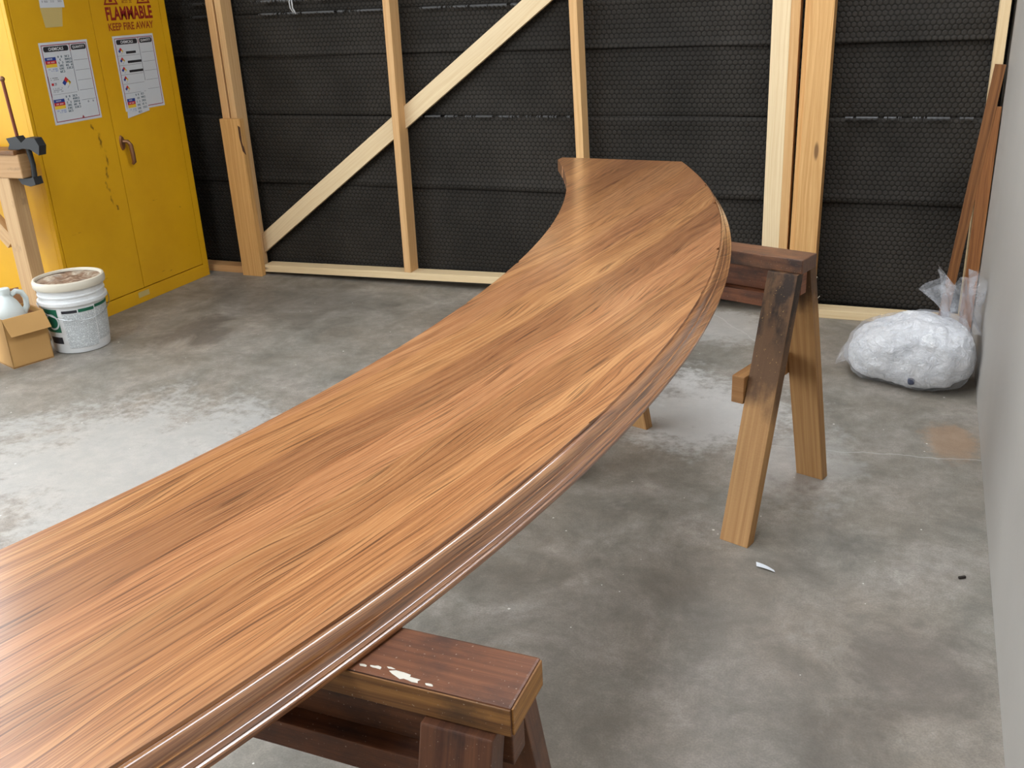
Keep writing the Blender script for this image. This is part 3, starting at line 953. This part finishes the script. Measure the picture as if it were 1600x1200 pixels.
def chart(door, y0, y1, z0, z1, left):
    vs, fs = sheet_quad(XF + 0.0002, [(y0, z0), (y1, z0), (y1, z1), (y0, z1)])
    p = from_py('chemical_chart', vs, fs, M_PAPER, door)
    x = XF + 0.0016
    fl = {k: Flat(x + dx) for k, dx in dict(p=0, k=0.0001, w=0.0003, g=0.0001, b=0.0001, r=0.0001, y=0.0001, t=0.0002, l=0.0002).items()}
    W, Hh = y1 - y0, z1 - z0
    Y = lambda u: y0 + u * W
    Z = lambda v: z1 - v * Hh
    t = 0.0035
    # faded border, column rule
    for a in ((0.035, 0.03, 0.965, 0.03 + t / Hh), (0.035, 0.96, 0.965, 0.96 + t / Hh), (0.035, 0.03, 0.035 + t / W, 0.96), (0.965 - t / W, 0.03, 0.965, 0.96)):
        fl['p'].rect(Y(a[0]), Z(a[3]), Y(a[2]), Z(a[1]))
    fl['p'].rect(Y(0.60), Z(0.12), Y(0.60) + 0.004, Z(0.035))
    fl['g'].rect(Y(0.60), Z(0.62), Y(0.60) + 0.0032, Z(0.12))
    fl['k'].round(Y(0.07), Z(0.115), Y(0.575), Z(0.05), 0.009)
    fl['k'].round(Y(0.63), Z(0.115), Y(0.945), Z(0.05), 0.009)
    for i in range(5):
        v = 0.24 + i * 0.125
        fl['g'].rect(Y(0.64), Z(v) - 0.0008, Y(0.94), Z(v) + 0.0008)
    if left:
        hazard_block(fl, Y(0.06), Z(0.30), Y(0.28), Z(0.18))
        hazard_block(fl, Y(0.06), Z(0.81), Y(0.28), Z(0.69))
        for v0 in (0.17, 0.66):
            for i in range(6):
                z = Z(v0 + i * 0.036)
                fl['t'].marks(Y(0.32), z - 0.0085, Y(0.42), z, 3, i, 0.15 if i > 1 else 0.6)
                if i < 5:
                    fl['t'].marks(Y(0.46), z - 0.0085, Y(0.60), z, 4, i + 20, 0.1)
        fl['k'].rect(Y(0.045), Z(0.66), Y(0.045) + 0.002, Z(0.40))
        fl['k'].marks(Y(0.09), Z(0.435), Y(0.24), Z(0.425), 8, 2, 0.1)
        fl['k'].marks(Y(0.09), Z(0.455), Y(0.28), Z(0.447), 9, 12, 0.3)
        fl['r'].rect(Y(0.09), Z(0.52), Y(0.135), Z(0.49))
        fl['g'].marks(Y(0.15), Z(0.52), Y(0.20), Z(0.49), 2, 3, 0.0)
        for i in range(3):
            fl['g'].marks(Y(0.10), Z(0.565 + i * 0.02), Y(0.30), Z(0.553 + i * 0.02), 9, 40 + i, 0.25)
        diamond(fl, Y(0.40), Z(0.50), 0.026)
        fl['g'].marks(Y(0.76), Z(0.78), Y(0.9), Z(0.755), 4, 77, 0.2)
        fl['g'].rect(Y(0.08), Z(0.632), Y(0.58), Z(0.629))
        fl['p'].poly([(Y(0.60), Z(0.925)), (Y(0.575), Z(0.96)), (Y(0.625), Z(0.96))])
    else:
        for i in range(5):
            v = 0.20 + i * 0.125
            diamond(fl, Y(0.14), Z(v), 0.017)
            fl['g'].rect(Y(0.05), Z(v + 0.062) - 0.0007, Y(0.58), Z(v + 0.062) + 0.0007)
            if i < 3:
                fl['k'].rect(Y(0.26), Z(v + 0.040), Y(0.50 if i == 0 else 0.60), Z(v + 0.008))
    for k_, nm, mt in (('p', 'printed_border', M_PINK), ('k', 'black_print', M_INK), ('g', 'grey_print', M_GREYINK), ('b', 'blue_print', M_BLUE),
                       ('r', 'red_print', M_RED), ('y', 'yellow_print', M_YINK), ('t', 'typed_codes', M_TEAL), ('l', 'pale_blue_print', M_LBLUE), ('w', 'white_print', M_WHITEINK)):
        if fl[k_].f:
            prints.append((fl[k_], nm, mt, p))
    heads.append((p, x + 0.0004, Y, Z))
    return p
prints, heads = [], []
pa = chart(doors[0], 3.456, 3.746, 0.952, 1.311, True)
pb = chart(doors[1], 3.911, 4.196, 0.957, 1.313, False)
pa['label'] = 'white chemicals and quantity chart with printed codes'
pb['label'] = 'white chemicals and quantity chart with a sticker over its lower edge'
# the prints are a fourth step below the cabinet: joined to each chart as one printed layer per colour under the door instead
for fl, nm, mt, p in prints:
    fl.build(nm, mt, p.parent)
for p, x, Y, Z in heads:
    words('lettering', 'CHEMICALS', x, Y(0.17), Z(0.102), Y(0.47), Z(0.064), M_WHITEINK, p.parent, bold=0.02)
    words('lettering', 'QUANTITY', x, Y(0.66), Z(0.102), Y(0.915), Z(0.064), M_WHITEINK, p.parent, bold=0.02)
# sticker that overlaps the right chart's lower edge
vs, fs = sheet_quad(XF + 0.0024, [(3.915, 0.925), (4.075, 0.945), (4.060, 1.045), (3.93, 1.025)])
st = from_py('sticker', vs, fs, M_PAPER, doors[1])
fl = {k: Flat(XF + 0.0036 + dx) for k, dx in dict(b=0, r=0, y=0, w=0.0002, l=0.0001, t=0.0001).items()}
hazard_block(fl, 3.930, 0.972, 3.985, 1.016)
for i in range(6):
    z = 1.034 - i * 0.0165
    fl['t'].marks(3.995, z - 0.009, 4.020, z, 3, i, 0.15)
    if i < 5:
        fl['t'].marks(4.032, z - 0.007, 4.062, z + 0.002, 4, i + 20, 0.1)
for k_, nm, mt in (('b', 'blue_print', M_BLUE), ('r', 'red_print', M_RED), ('y', 'yellow_print', M_YINK), ('t', 'typed_codes', M_TEAL), ('l', 'pale_blue_print', M_LBLUE), ('w', 'white_print', M_WHITEINK)):
    fl[k_].build(nm, mt, doors[1])
# labels at the top of the left door
vs, fs = sheet_quad(XF + 0.0002, [(3.518, 1.373), (3.617, 1.374), (3.640, 1.47), (3.508, 1.47)])
from_py('worn_label', vs, fs, M_OLDTAPE, doors[0])
vs, fs = sheet_quad(XF + 0.0014, [(3.511, 1.457), (3.651, 1.455), (3.652, 1.57), (3.511, 1.57)])
from_py('paper_label', vs, fs, M_PAPER, doors[0])
fl = Flat(XF + 0.0024)
for i, (a, b) in enumerate(((3.525, 3.56), (3.575, 3.595), (3.61, 3.64))):
    for q in range(4):
        fl.marks(a, 1.478 + q * 0.022, b, 1.486 + q * 0.022, 5, i * 7 + q, 0.25)
fl.build('grey_print', M_GREYINK, doors[0])
vs, fs = sheet_quad(XF + 0.0002, [(3.755, 0.030), (3.835, 0.030), (3.835, 0.058), (3.755, 0.058)])
from_py('worn_label', vs, fs, M_OLDTAPE, cab)
# paddle handle
hy, hz = 3.852, 0.815
bm = bmesh.new()
bmesh.ops.create_cone(bm, cap_ends=True, segments=20, radius1=0.5, radius2=0.42, depth=1.0)
bmesh.ops.transform(bm, matrix=Matrix.Translation((XF + 0.005, hy - 0.010, hz)) @ Matrix.Rotation(math.radians(90), 4, 'Y') @ Matrix.Diagonal((0.075, 0.030, 0.010, 1)), verts=bm.verts)
hp = from_bm('handle', bm, M_BRASS, doors[1], smooth=False)
o = tube('lever', [(XF + 0.008, hy - 0.006, hz + 0.006), (XF + 0.028, hy + 0.002, hz + 0.005), (XF + 0.036, hy + 0.010, hz - 0.012), (XF + 0.036, hy + 0.014, hz - 0.06), (XF + 0.034, hy + 0.016, hz - 0.098), (XF + 0.024, hy + 0.014, hz - 0.108)],
         [0.009, 0.010, 0.011, 0.0115, 0.011, 0.007], M_BRASS, doors[1], seg=10)

# ---------------------------------------------------------------- bench trestle with clamp, left of the cabinet
bench = empty('work_trestle', (-4.0, 3.2, 0), 'raw wooden work trestle with a braced leg, left of the yellow cabinet', 'trestle')
plank('top_beam', (-3.655, 3.205, 0.815), (-4.62, 3.205, 0.815), (0, 0, 1), 0.105, 0.085, M_BENCH, bench, tone=(0.9, 0.82, 0.74), bev=0.006)
plank('top_board', (-3.665, 3.205, 0.876), (-4.62, 3.205, 0.876), (0, 1, 0), 0.105, 0.020, M_EDGE, bench, tone=(0.8, 0.7, 0.62), bev=0.004)
plank('leg', (-3.790, 3.205, 0.763), (-3.780, 3.195, 0.0), (1, 0, 0), 0.085, 0.075, M_BENCH, bench, tone=T(1.02, 1, 0.97), bev=0.004)
plank('leg', (-4.50, 3.205, 0.763), (-4.51, 3.195, 0.0), (1, 0, 0), 0.085, 0.075, M_BENCH, bench, bev=0.004)
plank('brace', (-3.835, 3.19, 0.46), (-4.10, 3.19, 0.75), (1, 0, 1), 0.07, 0.04, M_BENCH, bench, tone=T(1.03, 1.0, 0.96), bev=0.003)
plank('foot_board', (-3.735, 3.16, 0.045), (-4.56, 3.16, 0.045), (0, 0, 1), 0.085, 0.03, M_BENCH, bench, tone=T(0.8, 0.75, 0.7), bev=0.003)

cl = empty('bar_clamp', (-3.64, 3.2, 0.76), 'black iron clamp with a rusty screw, gripping the end of the wooden trestle', 'clamp')
tube('screw', [(-3.672, 3.2, 0.90), (-3.678, 3.2, 1.02), (-3.684, 3.2, 1.175)], [0.0075, 0.007, 0.007], M_RUST, cl, seg=8)
bm = bmesh.new()
bmesh.ops.create_uvsphere(bm, u_segments=10, v_segments=6, radius=0.012, matrix=Matrix.Translation((-3.685, 3.2, 1.182)))
o = from_bm('screw_tip', bm, M_BRASS, cl, smooth=True)
# bow-tie shaped head: jaw block and flared wing
vs = []
for y in (3.172, 3.212):
    for x, z in ((-3.712, 0.935), (-3.650, 0.945), (-3.628, 0.918), (-3.590, 0.940), (-3.545, 0.938), (-3.528, 0.905), (-3.540, 0.865), (-3.585, 0.890), (-3.630, 0.893), (-3.650, 0.888), (-3.715, 0.888), (-3.700, 0.91)):
        vs.append((x, y, z))
n_ = 12
fs = [tuple(range(n_))[::-1], tuple(range(n_, 2 * n_))] + [(i, (i + 1) % n_, n_ + (i + 1) % n_, n_ + i) for i in range(n_)]
from_py('upper_jaw', vs, fs, M_IRON, cl)
tube('spine', [(-3.625, 3.2, 0.895), (-3.618, 3.2, 0.82), (-3.628, 3.2, 0.745)], [0.012, 0.011, 0.012], M_IRON, cl, seg=8)
vs = []
for y in (3.18, 3.225):
    for x, z in ((-3.705, 0.760), (-3.640, 0.762), (-3.612, 0.768), (-3.608, 0.735), (-3.640, 0.726), (-3.690, 0.735)):
        vs.append((x, y, z))
n_ = 6
fs = [tuple(range(n_))[::-1], tuple(range(n_, 2 * n_))] + [(i, (i + 1) % n_, n_ + (i + 1) % n_, n_ + i) for i in range(n_)]
from_py('lower_jaw', vs, fs, M_IRON, cl)

# ---------------------------------------------------------------- bucket
BC = (-3.511, 3.155, 0.0)
bk = empty('bucket', BC, 'white five gallon plastic bucket with green label and crusted lid, beside cardboard box', 'bucket')
BS = 0.335 / 0.37
rb = lambda z: 0.122 + 0.020 * z / 0.30
lathe('body', BC, [(0.112, 0.0), (0.119, 0.003), (0.122, 0.012), (rb(0.225), 0.225), (rb(0.225) + 0.011, 0.228), (rb(0.225) + 0.012, 0.236), (rb(0.24) + 0.011, 0.243), (rb(0.24) + 0.002, 0.246),
                   (rb(0.262), 0.262), (rb(0.262) + 0.004, 0.264), (rb(0.262) + 0.004, 0.270), (rb(0.27), 0.272), (rb(0.315), 0.312)], M_BUCKET, bk, seg=64)
lid = lathe('lid', BC, [(0.139, 0.296), (0.151, 0.298), (0.1535, 0.304), (0.1535, 0.324), (0.150, 0.332), (0.143, 0.334), (0.1385, 0.331), (0.136, 0.322)], M_LIDRIM, bk, seg=64, cap=False)
vs, fs = [(BC[0], BC[1], 0.322)], []
for i in range(1, 13):
    for k_ in range(40):
        a = 2 * math.pi * k_ / 40
        r = 0.1375 * i / 12
        x, y = BC[0] + r * math.cos(a), BC[1] + r * math.sin(a)
        vs.append((x, y, 0.3205 + (noise.noise(V((x * 22, y * 22, 0))) * 0.010 + noise.noise(V((x * 60, y * 60, 3))) * 0.004) * (1 - (i / 12) ** 4)))
for k_ in range(40):
    fs.append((0, 1 + k_, 1 + (k_ + 1) % 40))
for i in range(11):
    for k_ in range(40):
        q = (k_ + 1) % 40
        fs.append((1 + i * 40 + k_, 1 + (i + 1) * 40 + k_, 1 + (i + 1) * 40 + q, 1 + i * 40 + q))
o = from_py('lid_crust', vs, fs, M_LID, bk, smooth=True)
o['label'] = 'dried brown and grey residue on the lid'

def wrap(name, a0, a1, z0, z1, mat, dr=0.0008, nu=16):
    """patch glued round the bucket; angles in degrees, increasing to the right as seen from outside"""
    vs, fs, uvs = [], [], []
    for j in range(5):
        z = z0 + (z1 - z0) * j / 4
        for i in range(nu + 1):
            a = math.radians(a0 + (a1 - a0) * i / nu)
            r = rb(z) + dr
            vs.append((BC[0] + r * math.cos(a), BC[1] + r * math.sin(a), z))
            uvs.append(((a - math.radians(a0)) * r, z))
    for j in range(4):
        for i in range(nu):
            q = j * (nu + 1) + i
            fs.append((q, q + 1, q + nu + 2, q + nu + 1))
    return from_py(name, vs, fs, mat, bk, uvs=uvs, smooth=True)
# the side seen by the camera is around -42 degrees; angles grow anticlockwise (to the right in the picture)
A = -30
wrap('text_label', A - 38, A + 22, 0.028, 0.192, M_PRINT)
wrap('text_label', A + 24, A + 75, 0.045, 0.198, M_PRINT)
wrap('black_band', A - 38, A - 10, 0.194, 0.207, M_INK)
wrap('green_band', A - 8, A + 22, 0.194, 0.209, M_GREENLBL)
wrap('green_band', A + 24, A + 75, 0.200, 0.214, M_GREENLBL)
wrap('green_panel', A - 100, A - 47, 0.105, 0.215, M_GREENLBL)
wrap('black_square', A - 80, A - 49, 0.050, 0.082, M_INK)
# pale ring emblem on the green panel
vs, fs = [], []
for i in range(25):
    t = 2 * math.pi * i / 24
    for rr in (0.038, 0.030):
        a = math.radians(A - 63) + rr * math.cos(t) / 0.132
        z = 0.155 + rr * math.sin(t)
        r = rb(z) + 0.0016
        vs.append((BC[0] + r * math.cos(a), BC[1] + r * math.sin(a), z))
for i in range(24):
    fs.append((i * 2, i * 2 + 2, i * 2 + 3, i * 2 + 1))
from_py('ring_emblem', vs, fs, M_JUG, bk, smooth=True)
# wire bail hanging down across the front
pts = []
for i in range(25):
    t = i / 24
    a = math.radians(A - 95 + 190 * t)
    z = 0.235 - math.sin(math.pi * t) * 0.075
    r = rb(0.235) + 0.014
    pts.append((BC[0] + r * math.cos(a), BC[1] + r * math.sin(a), z))
tube('bail', pts, 0.0018, plain('bail_wire', srgb(170, 172, 172), 0.35, 0.8), bk, seg=6)

# ---------------------------------------------------------------- cardboard box and jugs
P0, P1 = V((-3.575, 2.818, 0)), V((-3.518, 2.989, 0))
ax = (P1 - P0).normalized()
nx_ = V((ax.y, -ax.x, 0))             # outward normal of the front (towards the camera)
wbx, dbx, hbx, tc = (P1 - P0).length, 0.19, 0.225, 0.004
cb = empty('cardboard_box', (P0 + P1) / 2 - nx_ * dbx / 2, 'small open cardboard box with a folded-out flap, at the left edge beside the bucket', 'box')
def slab(name, pts, nrm, th, mat, parent):
    nrm = V(nrm).normalized() * th
    n_ = len(pts)
    vs = [V(p) for p in pts] + [V(p) - nrm for p in pts]
    fs = [tuple(range(n_)), tuple(range(n_, 2 * n_))[::-1]] + [(i, n_ + i, n_ + (i + 1) % n_, (i + 1) % n_) for i in range(n_)]
    bm_ = bmesh.new()
    bv = [bm_.verts.new(v) for v in vs]
    for f in fs:
        bm_.faces.new([bv[i] for i in f])
    return from_bm(name, bm_, mat, parent)
up = V((0, 0, hbx))
B0, B1 = P0 - nx_ * dbx, P1 - nx_ * dbx
slab('panel', [P0, P1, P1 + up, P0 + up], nx_, tc, M_CARD, cb)
slab('panel', [B1, B0, B0 + up, B1 + up], -nx_, tc, M_CARD, cb)
slab('panel', [B0, P0, P0 + up, B0 + up], -ax, tc, M_CARD, cb)
slab('panel', [P1, B1, B1 + up, P1 + up], ax, tc, M_CARD, cb)
slab('base', [P0 + V((0, 0, .006)), P1 + V((0, 0, .006)), B1 + V((0, 0, .006)), B0 + V((0, 0, .006))], (0, 0, 1), tc, M_CARDIN, cb)
fo = nx_ * 0.034 - V((0, 0, 0.075))
slab('flap', [P0 + up, P1 + up, P1 + up + fo + ax * 0.006, P0 + up + fo + ax * 0.010], (nx_ + V((0, 0, 0.4))), 0.003, M_CARD, cb)
fi = -ax * 0.045 + V((0, 0, 0.028))
slab('flap', [P0 + up, B0 + up, B0 + up + fi + nx_ * 0.02, P0 + up + fi - nx_ * 0.02], (-ax + V((0, 0, 1))), 0.003, M_CARD, cb)
fb2 = -nx_ * 0.02 + V((0, 0, 0.07))
slab('flap', [B0 + up, B1 + up, B1 + up + fb2, B0 + up + fb2], (nx_ + V((0, 0, 0.2))), 0.003, M_CARDIN, cb)
slab('flap', [P1 + up - nx_ * .004, B1 + up, B1 + up - V((0, 0, 0.07)) - ax * 0.012, P1 + up - nx_ * 0.01 - V((0, 0, 0.07)) - ax * 0.012], -ax, 0.003, M_CARDIN, cb)

def jug(c, hdir, label, z0=0.0, s=1.0):
    e = empty('plastic_jug', (c[0], c[1], z0), label, 'jug', None)
    pr = [(0.055, 0.0), (0.062, 0.006), (0.064, 0.02), (0.064, 0.19), (0.058, 0.225), (0.042, 0.262), (0.024, 0.285), (0.020, 0.292), (0.020, 0.305)]
    lathe('body', (c[0], c[1], z0), [(r * s, z * s) for r, z in pr], M_JUG, e, seg=28)
    h = V((hdir[0], hdir[1], 0)).normalized()
    cc = V((c[0], c[1], z0))
    tube('handle', [cc + h * 0.022 * s + V((0, 0, 0.288 * s)), cc + h * 0.046 * s + V((0, 0, 0.300 * s)), cc + h * 0.070 * s + V((0, 0, 0.290 * s)), cc + h * 0.082 * s + V((0, 0, 0.262 * s)), cc + h * 0.080 * s + V((0, 0, 0.225 * s)), cc + h * 0.058 * s + V((0, 0, 0.192 * s))],
         [0.012 * s, 0.012 * s, 0.012 * s, 0.012 * s, 0.013 * s, 0.014 * s], M_JUG, e, seg=10)
    lathe('cap', (c[0], c[1], z0), [(0.023 * s, 0.300 * s), (0.023 * s, 0.322 * s), (0.020 * s, 0.325 * s)], M_JUG, e, seg=20)
cen = (P0 + P1) / 2 - nx_ * 0.105
jug((cen.x - ax.x * 0.012, cen.y - ax.y * 0.012), (ax.x, ax.y), 'white plastic jug standing inside the cardboard box, handle showing', z0=0.0065, s=1.0)
jug((-3.665, 2.735), (0.3, 1), 'white plastic jug on the floor, cut off by the photo edge left of the box', s=0.82)

# ---------------------------------------------------------------- bag of rags by the right wall
bag = empty('plastic_bag', (0.03, 3.72, 0), 'clear plastic bag stuffed with white rags, on floor against the right wall', 'bag')
def blob(name, c, rx, ry, rz, mat, parent, amp, freq, seed, nu=72, nv=40, pw=0.62, grow=0.0, shape=None):
    vs, fs = [], []
    sg = lambda v, p: math.copysign(abs(v) ** p, v)
    for j in range(nv + 1):
        ph = math.pi * (j / nv - 0.5)
        for i in range(nu):
            th = 2 * math.pi * i / nu
            x = rx * sg(math.cos(ph), pw) * sg(math.cos(th), pw)
            y = ry * sg(math.cos(ph), pw) * sg(math.sin(th), pw)
            z = rz * sg(math.sin(ph), pw)
            p = V((x, y, z))
            d = p.normalized() if p.length > 1e-6 else V((0, 0, 1))
            a = noise.noise(p * freq + V((seed, 0, 0))) * amp + noise.noise(p * freq * 2.7 + V((0, seed, 0))) * amp * 0.45 + abs(noise.noise(p * freq * 5.5 + V((0, 0, seed)))) * amp * 0.3
            p = p + d * (a + grow)
            if shape:
                p = shape(p)
            q = V(c) + p
            q.z = max(q.z, 0.002 if grow <= 0 else 0.001)
            vs.append(q)
    for j in range(nv):
        for i in range(nu):
            q = (i + 1) % nu
            fs.append((j * nu + i, j * nu + q, (j + 1) * nu + q, (j + 1) * nu + i))
    return from_py(name, vs, fs, mat, parent, smooth=True)
def bag_shape(p):
    # droops to the left, stays tall on the right and at the middle
    t = (p.x + 0.24) / 0.48
    k_ = 0.74 + 0.26 * min(1, max(0, t * 1.8))
    return V((p.x, p.y * (0.8 + 0.2 * t) + 0.06 * (0.5 - t), (p.z + 0.125) * k_ - 0.125))
bc = (0.035, 3.74, 0.125)
blob('rags', bc, 0.205, 0.165, 0.120, M_RAGS, bag, 0.028, 7.0, 2.0, shape=bag_shape)
blob('film', bc, 0.212, 0.172, 0.124, M_FILM, bag, 0.022, 8.5, 5.0, grow=0.008, shape=bag_shape)
# slack corner of clear film at the left
vs, fs = [], []
for j in range(9):
    for i in range(11):
        s, t = i / 10, j / 8
        x = -0.232 + s * 0.15
        y = 3.865 - t * 0.18 * (0.4 + 0.6 * s) - 0.02 * s
        z = 0.014 + s ** 0.7 * 0.20 * (1 - 0.25 * t) + noise.noise(V((x * 26, y * 26, 0))) * 0.012 + (0.02 * math.sin(t * 7) * s)
        z = z * (1 - t * 0.55 * (1 - s * 0.4))
        vs.append((x, y, max(z, 0.003)))
for j in range(8):
    for i in range(10):
        q = j * 11 + i
        fs.append((q, q + 1, q + 12, q + 11))
from_py('loose_corner', vs, fs, M_FILM, bag, smooth=True)
# gathered neck that flares upward by the wall
vs, fs = [], []
for j in range(15):
    t = j / 14
    r = 0.060 * (1 - t) ** 2 + 0.026 + 0.075 * t ** 1.6
    cx, cy, cz = 0.205 - 0.035 * t, 3.80 + 0.02 * t, 0.190 + 0.185 * t
    for i in range(40):
        a = 2 * math.pi * i / 40
        rr = r * (1 + 0.38 * t * math.sin(a * 5 + t * 3) + 0.22 * math.sin(a * 9 + 2 * t))
        x = cx + rr * math.cos(a) * 0.85
        y = cy + rr * math.sin(a) * 0.9
        z = cz + 0.05 * t * noise.noise(V((math.cos(a) * 2, math.sin(a) * 2, t * 2))) + (0.022 * t * math.sin(a * 3))
        vs.append((min(x, XR - 0.004), y, z))
for j in range(14):
    for i in range(40):
        q = (i + 1) % 40
        fs.append((j * 40 + i, j * 40 + q, (j + 1) * 40 + q, (j + 1) * 40 + i))
from_py('gathered_neck', vs, fs, M_FILM, bag, smooth=True)
# one dark rag pressed against the film
blob('dark_rag', (0.052, 3.585, 0.050), 0.012, 0.012, 0.012, M_RAGDARK, bag, 0.004, 30.0, 1.0, nu=14, nv=8)

# ---------------------------------------------------------------- boards leaning in the right back corner
b1 = plank('trim_board', (0.151, 4.350, 0.002), (0.246, 4.372, 1.088), (1, 0, 0), 0.040, 0.016, M_TRIM, None, base=(0.151, 4.35, 0.0), tone=T(1.0), bev=0.0015)
tag(b1, 'orange-brown stained board leaning slanted in the right back corner behind the bag', 'board')
b2 = plank('trim_board', (0.2455, 4.345, 0.002), (0.2455, 4.370, 0.93), (1, 0, 0), 0.050, 0.014, M_TRIM, None, base=(0.249, 4.345, 0.0), tone=(1.25, 1.2, 1.15), bev=0.0015)
tag(b2, 'plain tan board standing upright against the right wall beside the slanted stained board', 'board')

# ---------------------------------------------------------------- little things
vs, fs = [], []
for j in range(3):
    for i in range(6):
        s, t = i / 5, j / 2
        vs.append((-0.295 + 0.050 * s + 0.004 * t, 2.276 - 0.026 * s - 0.020 * t * (1 - 0.6 * s), 0.003 + 0.003 * math.sin(s * 3.0) * (1 - t * 0.5)))
for j in range(2):
    for i in range(5):
        q = j * 6 + i
        fs.append((q, q + 1, q + 7, q + 6))
o = from_py('paper_scrap', vs, fs, M_PAPER, None, base=(-0.27, 2.262, 0.0))
o.modifiers.new('thickness', 'SOLIDIFY').thickness = 0.001
tag(o, 'small torn white paper scrap on the bare floor right of the bar top', 'paper scrap')
o = plank('wood_chip', (0.200, 2.360, 0.004), (0.216, 2.370, 0.004), (0, 0, 1), 0.006, 0.006, plain('dark_chip', srgb(44, 36, 30), 0.8), None, base=(0.208, 2.365, 0.0), bev=0.001)
tag(o, 'tiny dark chip lying on the floor near the right wall', 'chip')
pts = [px_pt(*q, 2.70) for q in ((1277, 432), (1270, 446), (1264, 458), (1264, 466), (1270, 469), (1277, 466), (1281, 462))]
tw = V((0, -0.004, 0))
st_ = tube('string_loop', [p + tw for p in pts], 0.0011, plain('white_string', srgb(214, 206, 190), 0.8), None, seg=5, base=pts[3])
tag(st_, 'thin pale string loop hanging on the back leg of the far sawhorse', 'string')
